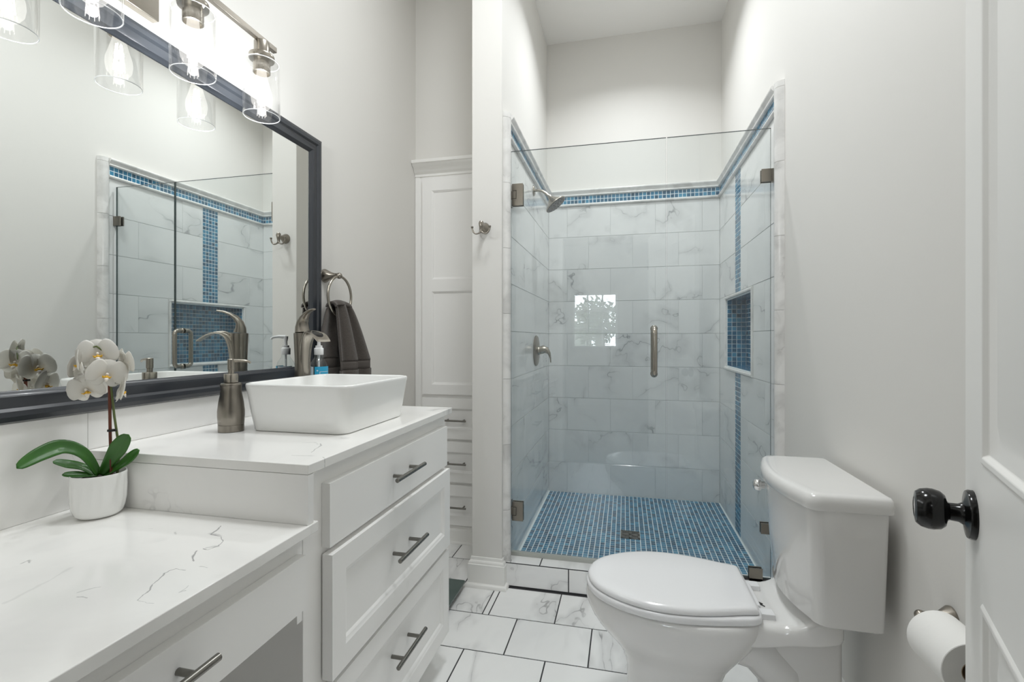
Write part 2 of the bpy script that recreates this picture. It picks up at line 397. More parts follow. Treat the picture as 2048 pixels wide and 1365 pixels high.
# right wall with the niche recess
n0, n1, nz0, nz1, nd = NICHE
mb = MB(); mb.box(WR, WR + .2, -.06, n0, 0, CZ); mb.box(WR, WR + .2, n1, SB + .2, 0, CZ); mb.box(WR, WR + .2, n0, n1, 0, nz0); mb.box(WR, WR + .2, n0, n1, nz1, CZ)
mb.box(WR + nd + .002, WR + .2, n0, n1, nz0, nz1); struct('wall_right', mb, M['wall'])
mb = MB(); mb.box(PX1, WR, SB + .012, SB + .2, 0, CZ); struct('wall_back', mb, M['wall'])
mb = MB(); mb.box(PX0, PX1, PY, SB + .2, 0, CZ); struct('wall_partition', mb, M['wall'], .004)
mb = MB(); mb.box(WL, PX0, NY, NY + .1, 2.14, CZ); mb.box(WL, PX0, 3.12, 3.2, 0, 2.14); struct('wall_nook', mb, M['wall'])
# doorway wall (the camera stands in the opening) and the room behind it
DX0, DX1, DH = -.555, .235, 2.07
mb = MB(); mb.box(WL, DX0, -.06, FY, 0, CZ); mb.box(DX1, WR, -.06, FY, 0, CZ); mb.box(DX0, DX1, -.06, FY, DH, CZ); struct('wall_front', mb, M['wall'])
mb = MB()
for ys, yd in ((FY, .014), (-.06, -.014)):
    y0, y1 = min(ys, ys + yd), max(ys, ys + yd)
    mb.box(DX0 - .06, DX0, y0, y1, 0, DH + .06) if ys < 0 else mb.box(DX0 - .04, DX0, y0, y1, 0, DH + .06)
    mb.box(DX1, DX1 + .06, y0, y1, 0, DH + .06); mb.box(DX0, DX1, y0, y1, DH, DH + .06)
struct('trim_1', mb, M['trim'], .003)
# neighbouring room
HY = -3.84
mb = MB(); mb.box(-2.6, 2.4, HY - .1, -.08, -.12, -.004); struct('floor_hall', mb, M['carpet'])
mb = MB(); mb.box(-2.6, 2.4, HY - .1, -.1, 2.75, 2.85); struct('ceiling_hall', mb, M['ceil'])
wx0, wx1, wz0, wz1 = -.875, -.115, .99, 1.93
mb = MB(); mb.box(-2.6, wx0, HY - .1, HY, 0, 2.75); mb.box(wx1, 2.4, HY - .1, HY, 0, 2.75); mb.box(wx0, wx1, HY - .1, HY, 0, wz0); mb.box(wx0, wx1, HY - .1, HY, wz1, 2.75)
mb.box(-2.7, -2.6, HY - .1, -.06, 0, 2.75); mb.box(2.4, 2.5, HY - .1, -.06, 0, 2.75)
mb.box(-2.6, WL - .1, -.1, -.06, 0, 2.75); mb.box(WR + .1, 2.4, -.1, -.06, 0, 2.75)
struct('wall_hall', mb, M['hallwall'])
mb = MB()
mb.box(wx0, wx0 + .035, HY - .08, HY - .03, wz0, wz1); mb.box(wx1 - .035, wx1, HY - .08, HY - .03, wz0, wz1); mb.box(wx0, wx1, HY - .08, HY - .03, wz0, wz0 + .035); mb.box(wx0, wx1, HY - .08, HY - .03, wz1 - .035, wz1)
for i in (1, 2):
    x = wx0 + (wx1 - wx0) * i / 3; mb.box(x - .014, x + .014, HY - .07, HY - .04, wz0, wz1)
    z = wz0 + (wz1 - wz0) * i / 3; mb.box(wx0, wx1, HY - .07, HY - .04, z - .014, z + .014)
win = struct('window_1', mb, M['trim'])
mb = MB()
for i in range(34):
    z = wz0 + .03 + i * (wz1 - wz0 - .06) / 33
    mb.poly([(wx0 + .01, HY - .028, z + .004), (wx1 - .01, HY - .028, z + .004), (wx1 - .01, HY - .008, z - .004), (wx0 + .01, HY - .008, z - .004)])
b = obj('window_blind', mb, M['trim'], win); b['label'] = 'thin horizontal blind slats'
mb = MB(); mb.box(wx0, wx1, HY - .058, HY - .052, wz0, wz1); obj('window_pane', mb, M['window'], win)

# what stands outside that window
mb = MB(); mb.box(-20, 16, -40, HY - .2, -.5, -.3); struct('ground_outside', mb, simple('lawn', lin(92, 104, 70), .95))
nh = thing('neighbour_house', (-5.4, -16, -.3), 'white gabled house across the garden seen through the window', 'house')
mb = MB(); mb.box(-6.9, -1.55, -19, -15, -.3, 1.35); mb.prism([(-6.9, 1.35), (-1.55, 1.35), (-4.2, 2.75)], lambda u, v, h: (u, h, v), -19, -15); obj('siding', mb, simple('white_siding', lin(232, 232, 230), .7), nh)
mb = MB()
for xa, xb_ in ((-7.2, -4.2), (-1.25, -4.2)): mb.prism([(xa, 1.20), (xb_, 2.76), (xb_, 2.9), (xa, 1.34)], lambda u, v, h: (u, h, v), -19.3, -14.7)
obj('roof', mb, simple('grey_shingle', lin(96, 96, 98), .9), nh)
tre = thing('garden_tree', (-.85, -12, -.3), 'dark leafy tree outside the window', 'tree')
mb = MB(); mb.tube([(-.85, -12, -.4), (-.8, -12, .9), (-.85, -12.05, 1.7)], [.22, .17, .12], 10); obj('trunk', mb, simple('bark', lin(70, 58, 48), .9), tre)
mb = MB(); rnd_ = random.Random(3)
for q in range(700):
    a = rnd_.random() * 2 * PI; b_ = math.acos(2 * rnd_.random() - 1); r_ = .85 * rnd_.random() ** .4
    c = Vector((-1.0 + r_ * math.sin(b_) * math.cos(a), -12 + r_ * math.sin(b_) * math.sin(a), 1.72 + r_ * 1.0 * math.cos(b_)))
    d1 = Vector((rnd_.uniform(-1, 1), rnd_.uniform(-1, 1), rnd_.uniform(-1, 1))).normalized() * .13; d2 = d1.orthogonal().normalized() * .06
    mb.poly([c - d1, c + d2, c + d1, c - d2])
obj('foliage', mb, simple('tree_leaves', lin(58, 70, 42), .7), tre, smooth=0)

# shower tiling
wrows = [RZ0 - RP * k for k in range(9, -2, -1)]
mb = MB(); mb.box(PX1, SL - .003, 2.20, SB + .012, .02, 2.1); mb.box(SR + .003, WR, 2.20, n0 + .0, .02, 2.1); mb.box(SR + .003, WR, n1, SB + .012, .02, 2.1)
mb.box(SR + .003, WR, n0, n1, .02, nz0); mb.box(SR + .003, WR, n0, n1, nz1, 2.1); mb.box(PX1, WR, SB + .003, SB + .012, .02, 2.1)
struct('wall_shower_grout', mb, M['grout_w'])
mb = MB()
offb = lambda k: -.4005 if k % 2 else -.2488
tile_field(mb, (SL, SR), (ZS, 2.092), wrows, TW, offb, lambda u, v, h: (u, SB + .006 - h, v), .003, .006, .0008, gu=.0012)
struct('wall_shower_back', mb, M['walltile'])
mb = MB()
tile_field(mb, (2.225, SB), (ZS, 2.092), wrows, TW * 2, lambda k: 2.6 if k % 2 else 2.9, lambda u, v, h: (SL - .008 + h, u, v), .003, .008, .0008, gu=.0012)
struct('wall_shower_left', mb, M['walltile'])
SY0, SY1 = 2.862, 2.994
mb = MB()
tile_field(mb, (2.215, SB), (ZS, 2.092), wrows, TW * 2, lambda k: 2.7 if k % 2 else 3.0, lambda u, v, h: (SR + .008 - h, u, v), .003, .008, .0008, gu=.0012,
           ex=[(SY0, SY1, 0, nz0 - .018), (SY0, SY1, nz1 + .018, 2.2), (n0 - .02, n1 + .02, nz0 - .02, nz1 + .02)])
struct('wall_shower_right', mb, M['walltile'])
# mosaics
MP = .0264
def mos(mb, U, V, fn, nu=None, nv=None):
    nu = nu or max(1, round((U[1] - U[0]) / MP)); nv = nv or max(1, round((V[1] - V[0]) / MP))
    pu, pv = (U[1] - U[0]) / nu, (V[1] - V[0]) / nv
    for i in range(nu):
        for j in range(nv):
            mb.cur = (random.random(), random.random(), random.random())
            a, b, c, d = U[0] + i * pu + .0017, U[0] + (i + 1) * pu - .0017, V[0] + j * pv + .0017, V[0] + (j + 1) * pv - .0017
            k = .0005; h = .0019
            o4 = [(a, c), (b, c), (b, d), (a, d)]; i4 = [(a + k, c + k), (b - k, c + k), (b - k, d - k), (a + k, d - k)]
            bb = mb.verts([fn(p, q, .0002) for p, q in o4] + [fn(p, q, h) for p, q in i4])
            for m_ in range(4):
                m2 = (m_ + 1) % 4; mb.face((bb + m_, bb + m2, bb + 4 + m2, bb + 4 + m_))
            mb.face((bb + 4, bb + 5, bb + 6, bb + 7))
    mb.cur = (0, 0, 0)
mb = MB(); mb.box(PX1, WR, 2.28, SB + .012, -.01, ZS - .003); struct('floor_shower', mb, M['grout_b'])
mb = MB(); DRX, DRY, DRS = .031, 2.776, .052
pg = .0265
def grid_lines(c, lo, hi):
    n0_ = math.ceil((lo - c) / pg); ls = [c + k * pg for k in range(n0_, math.floor((hi - c) / pg) + 1)]
    if ls[0] - lo > .006: ls = [lo] + ls
    if hi - ls[-1] > .006: ls = ls + [hi]
    return ls
gx = grid_lines(DRX, SL + .004, SR - .004); gy = grid_lines(DRY, 2.306, SB - .002)
for a, b in zip(gx, gx[1:]):
    for c, d in zip(gy, gy[1:]):
        if abs((a + b) / 2 - DRX) < .053 and abs((c + d) / 2 - DRY) < .053: continue
        mos(mb, (a, b), (c, d), lambda u, v, h: (u, v, ZS - .004 + h), 1, 1)
struct('floor_shower_mosaic', mb, M['mosaic'])
# mosaic border, vertical strip and niche lining
mb = MB(); bz0, bz1 = 2.112, 2.165
gb = MB()
gb.box(SL - .008, SR + .008, SB - .001, SB + .006, bz0 - .002, bz1 + .002); gb.box(SL - .008, SL - .001, 2.225, SB, bz0 - .002, bz1 + .002); gb.box(SR + .001, SR + .008, 2.215, SB, bz0 - .002, bz1 + .002)
gb.box(SR + .001, SR + .008, SY0, SY1, ZS, nz0 - .018); gb.box(SR + .001, SR + .008, SY0, SY1, nz1 + .018, 2.09)
XB = WR + nd
gb.box(XB - .004, XB + .002, n0, n1, nz0, nz1); gb.box(WR - .01, XB, n1 - .006, n1, nz0, nz1); gb.box(WR - .01, XB, n0, n0 + .006, nz0, nz1); gb.box(WR - .01, XB, n0, n1, nz0, nz0 + .006); gb.box(WR - .01, XB, n0, n1, nz1 - .006, nz1)
struct('wall_shower_mosaic_grout', gb, M['grout_b'])
mos(mb, (SL, SR), (bz0, bz1), lambda u, v, h: (u, SB - h, v), None, 2)
mos(mb, (2.23, SB), (bz0, bz1), lambda u, v, h: (SL + h - .002, u, v), None, 2)
mos(mb, (2.22, SB), (bz0, bz1), lambda u, v, h: (SR - h + .002, u, v), None, 2)
mos(mb, (SY0, SY1), (ZS, nz0 - .018), lambda u, v, h: (SR - h + .002, u, v), 5)
mos(mb, (SY0, SY1), (nz1 + .018, 2.09), lambda u, v, h: (SR - h + .002, u, v), 5)
mos(mb, (n0 + .006, n1 - .006), (nz0 + .006, nz1 - .006), lambda u, v, h: (XB - .004 - h, u, v))
mos(mb, (WR - .01, XB - .006), (nz0 + .006, nz1 - .006), lambda u, v, h: (u, n1 - .006 - h, v), 4)
mos(mb, (WR - .01, XB - .006), (nz0 + .006, nz1 - .006), lambda u, v, h: (u, n0 + .006 + h, v), 4)
mos(mb, (WR - .01, XB - .006), (n0 + .006, n1 - .006), lambda u, v, h: (u, v, nz0 + .006 + h), 4)
mos(mb, (WR - .01, XB - .006), (n0 + .006, n1 - .006), lambda u, v, h: (u, v, nz1 - .006 - h), 4)
struct('wall_shower_mosaic', mb, M['mosaic'])
# stone mouldings: chair rail over the border, pencil liner under it
def run_moulding(mb, prof, yl, yr):
    """profile of (out, z) swept round the three shower walls"""
    pl = [[(SL + o, yl, z) for o, z in prof], [(SL + o, SB - o, z) for o, z in prof], [(SR - o, SB - o, z) for o, z in prof], [(SR - o, yr, z) for o, z in prof]]
    lens = [SB - yl, SR - SL, SB - yr]
    for s_ in range(3):
        n = max(1, round(lens[s_] / .305)); A, B = pl[s_], pl[s_ + 1]
        for i in range(n):
            mb.cur = (random.random(), random.random(), random.random())
            ra = [Vector(a).lerp(Vector(b), i / n) for a, b in zip(A, B)]; rb = [Vector(a).lerp(Vector(b), (i + 1) / n) for a, b in zip(A, B)]
            mb.rings([ra, rb])
mb = MB()
def arcp(c0, c1, r, a0, a1, n=6): return [(c0 + r * math.cos(math.radians(a0 + (a1 - a0) * i / n)), c1 + r * math.sin(math.radians(a0 + (a1 - a0) * i / n))) for i in range(n + 1)]
run_moulding(mb, [(-.012, bz1), (.008, bz1)] + arcp(.008, bz1 + .006, .006, -90, 90, 5) + [(.010, bz1 + .013), (.013, bz1 + .02), (.019, bz1 + .026), (.022, bz1 + .030)] + arcp(.016, bz1 + .036, .008, -30, 100, 6) + [(.0, bz1 + .045), (-.012, bz1 + .045)], 2.222, 2.212)
run_moulding(mb, [(-.006, bz0 - .02), (.006, bz0 - .02)] + arcp(.006, bz0 - .010, .009, -90, 90, 8) + [(-.006, bz0 - .001)], 2.222, 2.212)
struct('trim_2', mb, M['stone'])
# jamb strips
def jamb(mb, x, sgn, y0, y1, z0, z1, t=.03):
    yc = (y0 + y1) / 2; hw = (y1 - y0) / 2
    prof = [(x, y0)] + [(x + sgn * t * (1 - (abs(math.cos(PI * i / 10)) ** 3)), yc - hw * math.cos(PI * i / 10)) for i in range(1, 10)] + [(x, y1)]
    z = z0; k = 0
    while z < z1 - .01:
        zz = min(z1, z + (.24 if k == 0 else .305)); k += 1
        mb.cur = (random.random(), random.random(), random.random())
        mb.rings([[(a, b, z + .0006) for a, b in prof], [(a, b, zz - .0006) for a, b in prof]]); z = zz
    mb.cur = (0, 0, 0)
mb = MB(); jamb(mb, PX1, 1, 2.168, 2.23, .1116, JT); jamb(mb, WR, -1, 2.160, 2.222, .1116, JT); struct('trim_3', mb, M['stone'])
# niche edging
mb = MB(); fx = SR
def bar2(a, b, r=.0095):
    mb.cur = (random.random(), random.random(), random.random()); mb.tube([a, b], r, 10)
e = .009
bar2((fx, n0 - e, nz0 - e * 2), (fx, n0 - e, nz1 + e * 2)); bar2((fx, n1 + e, nz0 - e * 2), (fx, n1 + e, nz1 + e * 2))
bar2((fx - .001, n0 - e * 2, nz1 + e), (fx - .001, n1 + e * 2, nz1 + e)); bar2((fx - .002, n0 - e * 2, nz0 - e), (fx - .002, n1 + e * 2, nz0 - e), .011)
struct('trim_4', mb, M['stone'])
# curb
CT = .1116
mb = MB(); mb.box(PX1, WR, 2.1712, 2.30, -.005, CT - .0004); struct('trim_5', mb, M['grout_d'])
mb = MB()
tile_field(mb, (PX1 + .001, WR - .001), (.004, CT - .0015), [0.003, CT - .0005], TW, lambda k: -.2456, lambda u, v, h: (u, 2.178 - h, v), .005, .008, .0008)
tile_field(mb, (PX1 + .001, WR - .001), (2.171, 2.300), [2.171, 2.300], TW, lambda k: -.3777, lambda u, v, h: (u, v, CT - .006 + h), .005, .007, .0012)
tile_field(mb, (PX1 + .001, WR - .001), (ZS, CT - .003), [ZS, CT - .003], TW, lambda k: -.3, lambda u, v, h: (u, 2.297 + h, v), .003, .007, .0008)
struct('trim_6', mb, M['floortile'])
# baseboards
def sweep(mb, path, prof):
    """path of xy points, profile (out to the right-hand side, z)"""
    P = [Vector(p) for p in path]; rings = []
    for i in range(len(P)):
        if i == 0: d = (P[1] - P[0]).normalized(); nrm = Vector((d.y, -d.x)); k = 1
        elif i == len(P) - 1: d = (P[-1] - P[-2]).normalized(); nrm = Vector((d.y, -d.x)); k = 1
        else:
            a = (P[i] - P[i - 1]).normalized(); b_ = (P[i + 1] - P[i]).normalized()
            na, nb = Vector((a.y, -a.x)), Vector((b_.y, -b_.x)); nrm = (na + nb).normalized(); k = 1 / max(.3, nrm.dot(na))
        rings.append([(P[i].x + nrm.x * o * k, P[i].y + nrm.y * o * k, z) for o, z in prof])
    mb.rings(rings)
BASE = [(0, .0), (.0285, 0), (.0285, .006), (.026, .013), (.020, .018), (.0155, .020), (.0155, .103), (.0125, .106), (.0125, .111), (.009, .117), (.0045, .121), (.0035, .134), (0, .136)]
mb = MB(); sweep(mb, [(PX0, 2.57), (PX0, PY), (PX1, PY), (PX1, 2.172)], BASE); struct('baseboard_partition', mb, M['trim'], smooth=40)
mb = MB(); sweep(mb, [(WR, .08), (WR, 2.172)], [(-o, z) for o, z in BASE]); struct('baseboard_right', mb, M['trim'], smooth=40)
mb = MB(); sweep(mb, [(WL, 1.66), (WL, 2.52)], BASE); struct('baseboard_left', mb, M['trim'], smooth=40)

# ---------------------------------------------------------------- panel fronts
def panel_slab(mb, fn, U, V, T, panels, slope=.009, depth=.008, field=0.0, bead=.0):
    """slab from h=0 to h=T with moulded recessed panels"""
    us = sorted({U[0], U[1]} | {q for p in panels for q in p[:2]}); vs = sorted({V[0], V[1]} | {q for p in panels for q in p[2:]})
    for i in range(len(us) - 1):
        for j in range(len(vs) - 1):
            cu, cv = (us[i] + us[i + 1]) / 2, (vs[j] + vs[j + 1]) / 2
            if any(p[0] < cu < p[1] and p[2] < cv < p[3] for p in panels): continue
            mb.poly([fn(us[i], vs[j], T), fn(us[i + 1], vs[j], T), fn(us[i + 1], vs[j + 1], T), fn(us[i], vs[j + 1], T)])
    for a, b, c, d in panels:
        steps = [(0, T)]
        if bead: steps += [(slope * .15, T + bead), (slope * .4, T + bead * .8)]
        steps += [(slope * .55, T - depth * .45), (slope * .62, T - depth * .5), (slope, T - depth)]
        if field: steps += [(slope + .012, T - depth), (slope + .03, T - depth + field)]
        R = [[fn(a + s_, c + s_, h), fn(b - s_, c + s_, h), fn(b - s_, d - s_, h), fn(a + s_, d - s_, h)] for s_, h in steps]
        mb.rings(R, True, False, True)
    b4 = [(U[0], V[0]), (U[1], V[0]), (U[1], V[1]), (U[0], V[1])]
    mb.rings([[fn(u, v, 0) for u, v in b4], [fn(u, v, T) for u, v in b4]], True, True, False)
def pull(parent, c, axis, nrm, length=.18, post=.05, r=.006, stand=.03, mat='pull'):
    c = Vector(c); ax = Vector(axis); nr = Vector(nrm); mb = MB()
    b = c + nr * stand
    mb.lathe([(r - .0008, 0), (r, .0008), (r, length - .0008), (r - .0008, length)], b - ax * length / 2, ax, 14)
    for s_ in (-1, 1): mb.cyl(c + ax * post * s_ - nr * .0095, b + ax * post * s_, r * .85, 12)
    o = obj('handle', mb, M[mat], parent); o['label'] = 'brushed metal bar pull'; return o

# ---------------------------------------------------------------- tall vanity unit
VF = -.603; CX = -.628; VT = .902; LT = .783; VY0, VY1 = .828, 1.637
vc = thing('vanity_cabinet', (-.9, 1.235, 0), 'tall white vanity cabinet with three drawers under the vessel sink', 'cabinet')
mb = MB(); mb.box(WL + .001, CX, .846, 1.628, .10, VT - .0203); mb.box(WL + .001, CX - .075, .852, 1.622, 0, .10); obj('body', mb, M['cab'], vc, .0015)
mb = MB(); mb.box(WL + .016, VF - .0005, VY0, .8458, LT + .0005, VT - .0203); o = obj('side_panel', mb, M['quartz'], vc); o['label'] = 'white stone slab on the cabinet side'
def shaker(parent, X0, Y0, Y1, Z0, Z1, T, margin=None, hz=None, hy=1.247):
    mb = MB(); fn = lambda u, v, h: (X0 + h, u, v)
    pn = [] if margin is None else [(Y0 + margin, Y1 - margin, Z0 + margin, Z1 - margin)]
    panel_slab(mb, fn, (Y0, Y1), (Z0, Z1), T, pn, .014, .009)
    d = obj('drawer', mb, M['cab'], parent, .0012)
    if hz: pull(d, (X0 + T, hy, hz), (0, 1, 0), (1, 0, 0))
    return d
shaker(vc, CX, .907, 1.600, .705, .842, .02, None, .778)
shaker(vc, CX + .003, .904, 1.606, .4245, .692, .025, .05, .568)
shaker(vc, CX, .905, 1.609, .114, .409, .023, .05, .288)
# tall countertop
mb = MB(); mb.box(WL + .001, VF, VY0, VY1, VT - .02, VT)
tag(obj('countertop', mb, M['quartz_tall'], bevel=.002), 'glossy white stone countertop carrying the vessel sink', 'countertop')
# ---------------------------------------------------------------- low make-up vanity
LY0 = .085
lv = thing('makeup_vanity', (-.9, .45, 0), 'lower white make-up vanity with one drawer over an open knee space', 'vanity')
mb = MB(); mb.box(WL + .001, CX, LY0, .844, .64, LT - .0205); mb.box(WL + .001, CX, LY0, LY0 + .02, 0, .64); mb.box(CX - .03, CX, .828, .844, .585, .64); obj('body', mb, M['cab'], lv, .001)
d = shaker(lv, CX, .13, .829, .6205, .7255, .02, None, .684, .50)
mb = MB(); mb.box(WL + .001, VF + .003, LY0 - .02, VY0 + .008, LT - .02, LT); mb.box(CX + .0004, VF + .003, VY0 + .004, .857, LT - .02, LT)
lct = tag(obj('countertop', mb, M['quartz_low'], bevel=.0018), 'low white stone countertop with grey veins under the orchid pot', 'countertop')
# backsplash
mb = MB(); mb.box(WL + .001, WL + .015, LY0 - .02, VY0 - .0005, LT + .0003, .9845); mb.box(WL + .001, WL + .015, VY0, VY1, VT + .0003, .9845)
tag(obj('backsplash', mb, M['quartz'], bevel=.001), 'white veined stone backsplash strip below the mirror', 'backsplash')

# ---------------------------------------------------------------- mirror
MY0, MY1, MZ0, MZ1 = .07, 1.664, .985, 1.920; FW = .063
mr = thing('wall_mirror', (WL, .87, 1.45), 'large wall mirror in a dark slate grey moulded frame', 'mirror')
mb = MB()
prof = [(0, 0), (0, .018), (.004, .026), (.014, .030), (.024, .028), (.030, .0225), (.044, .0245), (.052, .023), (.055, .019), (.060, .0165), (.063, .013), (.063, 0)]
mb.rings([[(WL + h, y, z) for (o_, h) in [q] for y, z in ((MY0 + o_, MZ0 + o_), (MY1 - o_, MZ0 + o_), (MY1 - o_, MZ1 - o_), (MY0 + o_, MZ1 - o_))] for q in prof], True, False, False)
obj('frame', mb, M['frame'], mr, smooth=30)
mb = MB(); mb.box(WL + .004, WL + .012, MY0 + .05, MY1 - .05, MZ0 + .05, MZ1 - .05); obj('mirror_glass', mb, M['mirror'], mr, smooth=0)

# ---------------------------------------------------------------- vanity light
LX = -1.046; LYS = (.522, .755, .988, 1.221)
vl = thing('vanity_light', (WL, .8715, 2.01), 'brushed nickel vanity light bar above the mirror with clear glass cylinder shades', 'light fixture')
mb = MB(); mb.box(WL, WL + .022, .752, .991, 1.955, 2.085); obj('backplate', mb, M['nickel'], vl, .002)
mb = MB(); mb.box(WL + .02, LX, .862, .882, 2.026, 2.042); obj('arm', mb, M['nickel_d'], vl, .001)
mb = MB(); mb.box(LX - .007, LX + .007, LYS[0] - .056, LYS[3] + .056, 2.026, 2.042); obj('bar', mb, M['nickel_d'], vl, .001)
sock0 = None
for y in LYS:
    if sock0 is None:
        c = (LX, y, 0); mb = MB()
        mb.lathe([(.020, 2.028), (.021, 2.026), (.021, 1.990)], c, n=28); mb.lathe([(.021, 1.99), (.034, 1.988), (.035, 1.985), (.035, 1.976), (.034, 1.974), (.022, 1.973)], c, n=28)
        mb.lathe([(.019, 1.973), (.019, 1.962), (.0235, 1.961), (.0235, 1.936), (.021, 1.935), (.020, 1.945)], c, n=28)
        sock0 = obj('socket', mb, M['nickel'], vl)
        mb = MB(); R, t = .050, .003
        mb.lathe([(.023, 1.968), (R - .006, 1.968), (R - .002, 1.966), (R, 1.962), (R, 1.808), (R - t / 2, 1.8065), (R - t, 1.808), (R - t, 1.962), (R - .006, 1.965), (.023, 1.965)], c, n=40, cap0=False, cap1=False)
        mb.mi = 1; mb.lathe([(R - t / 2 + .0011 * math.cos(2 * PI * q / 10), 1.8075 + .0011 * math.sin(2 * PI * q / 10)) for q in range(11)], c, n=48, cap0=False, cap1=False)
        mb.lathe([(R - .0035 + .0010 * math.cos(2 * PI * q / 8), 1.9655 + .0010 * math.sin(2 * PI * q / 8)) for q in range(9)], c, n=48, cap0=False, cap1=False)
        s_ = obj('glass_shade', mb, [M['shade'], M['rimglint']], sock0)
        mb = MB(); mb.lathe([(.013, 1.942), (.014, 1.928), (.020, 1.905), (.0285, 1.875), (.0295, 1.862), (.027, 1.845), (.018, 1.831), (.008, 1.826), (.0, 1.8255)], c, n=24)
        obj('bulb', mb, M['bulb'], sock0)
        mb = MB()
        for k in range(6):
            a = k * PI / 3; dx, dy = math.cos(a), math.sin(a)
            mb.tube([(LX + dx * .006, y + dy * .006, 1.915), (LX + dx * .012, y + dy * .012, 1.845)], .0011, 6)
        obj('filament', mb, M['filament'], sock0)
    else:
        copy_tree(sock0, vl, (0, y - LYS[0], 0))
    for dz in (.016, -.014):
        ld = bpy.data.lights.new('bulb_light', 'POINT'); ld.energy = BULB_W / 2; ld.shadow_soft_size = .010; ld.color = (.95, .985, 1)
        lo = bpy.data.objects.new('bulb_light', ld); lo.location = (LX, y, 1.872 + dz); COL.objects.link(lo)

# ceiling lamps; the two round flush ones are unseen, added as fill light
def fill_lamp(loc, r, power, label):
    t = thing('added_fill_lamp', loc, label, 'fill lamp'); x, y, z = loc
    mb = MB(); mb.lathe([(r + .012, z), (r + .012, z - .018), (r, z - .02), (r, z - .004)], (x, y, 0), n=40, cap0=True, cap1=False); obj('rim', mb, M['trim'], t)
    mb = MB(); mb.lathe([(r - .0005, z - .006), (r - .0005, z - .018), (0.0, z - .020)], (x, y, 0), n=40); obj('diffuser', mb, M['lamp'], t)
    area_light('added_fill_light', (x, y, z - .03), 2 * r, power)
fill_lamp((*CEIL_FILL_XY, CZ), .20, CEIL_FILL_W, 'added unseen round fill lamp above the bathroom floor')
dl = thing('recessed_downlight', (.04, 2.72, CZ), 'small recessed downlight in the ceiling over the shower', 'downlight')
mb = MB(); mb.lathe([(.058, CZ - .001), (.078, CZ - .001), (.078, CZ - .006), (.060, CZ - .008), (.058, CZ - .002)], (.04, 2.72, 0), n=36, cap0=False, cap1=False); obj('trim_ring', mb, M['trim'], dl)
mb = MB(); mb.lathe([(.057, CZ - .002), (.057, CZ - .004), (0, CZ - .004)], (.04, 2.72, 0), n=36); obj('lens', mb, M['lamp'], dl)
area_light('shower_downlight', (.04, 2.72, CZ - .012), .11, SHOWER_W, spread=130)
fill_lamp((-.5, -1.9, 2.75), .25, HALL_FILL_W, 'added unseen round fill lamp in the room behind the doorway')

# ---------------------------------------------------------------- vessel sink
def rrect(cx, cy, hx, hy, r, n=6):
    pts = []
    for sx, sy, a0 in ((1, 1, 0), (-1, 1, 90), (-1, -1, 180), (1, -1, 270)):
        for i in range(n + 1):
            a = math.radians(a0 + 90 * i / n); pts.append((cx + sx * (hx - r) + r * math.cos(a), cy + sy * (hy - r) + r * math.sin(a)))
    return pts
sk = thing('vessel_sink', (-.838, 1.268, VT), 'white rectangular vessel sink on the tall countertop', 'sink')
mb = MB(); cx, cy = -.838, 1.268; hx, hy = .162, .186
R = lambda dx, dy, r, z: [(x, y, z) for x, y in rrect(cx, cy, dx, dy, r)]
mb.rings([R(hx - .022, hy - .022, .03, VT + .0005), R(hx - .018, hy - .018, .034, VT + .003), R(hx - .010, hy - .010, .036, VT + .05), R(hx - .003, hy - .003, .038, VT + .105), R(hx, hy, .04, VT + .120), R(hx, hy, .04, VT + .1245), R(hx - .0015, hy - .0015, .039, VT + .1275), R(hx - .005, hy - .005, .037, VT + .1285), R(hx - .009, hy - .009, .034, VT + .1275), R(hx - .011, hy - .011, .032, VT + .124), R(hx - .016, hy - .016, .035, VT + .07), R(hx - .026, hy - .026, .04, VT + .03), R(hx - .045, hy - .045, .04, VT + .020), R(.02, .02, .0199, VT + .016)])
obj('basin', mb, M['sink'], sk, smooth=60)
mb = MB(); mb.lathe([(.022, VT + .0165), (.022, VT + .019), (.018, VT + .021), (.0, VT + .022)], (cx, cy, 0)); obj('drain', mb, M['nickel'], sk)

# ---------------------------------------------------------------- faucet
fc = thing('faucet', (-1.046, 1.398, VT), 'tall brushed nickel single-lever faucet beside the vessel sink', 'faucet')
fx_, fy_ = -1.039, 1.398
mb = MB(); mb.lathe([(.0275, VT), (.028, VT + .002), (.0275, VT + .045), (.0268, VT + .0455), (.0275, VT + .047), (.0272, VT + .07), (.0245, VT + .13), (.0245, VT + .18), (.0265, VT + .23), (.0278, VT + .262), (.0275, VT + .266), (.024, VT + .2665)], (fx_, fy_, 0), n=32)
obj('body', mb, M['nickel_d'], fc, smooth=50)
sd = Vector((.135, -.062, 0)).normalized(); sw = Vector((-sd.y, sd.x, 0))
def spout_pt(t, z): return Vector((fx_, fy_, z)) + sd * t
mb = MB()
cen = [(.0, VT + .135), (.010, VT + .19), (.020, VT + .227), (.034, VT + .253), (.052, VT + .2665), (.074, VT + .268), (.096, VT + .261), (.116, VT + .248), (.127, VT + .239)]
hw = [.0180, .0190, .0200, .0215, .0235, .0255, .0265, .0255, .0235]; th = [.026, .022, .018, .013, .0085, .0055, .004, .003, .0024]
def lerp_list(A, x):
    k = min(len(A) - 2, int(x)); f = x - k
    p0, p1, p2, p3 = A[max(k - 1, 0)], A[k], A[k + 1], A[min(k + 2, len(A) - 1)]
    return .5 * (2 * p1 + (p2 - p0) * f + (2 * p0 - 5 * p1 + 4 * p2 - p3) * f * f + (3 * p1 - p0 - 3 * p2 + p3) * f ** 3)
ns, nr_ = 132, 104; ct = [c_[0] for c_ in cen]; cz = [c_[1] for c_ in cen]; rings = []; inside = []
def in_hole(t, cu): return max(0, 1 - ((t - .087) / .024) ** 2 - (cu / (.62 + 6 * (t - .087))) ** 2)
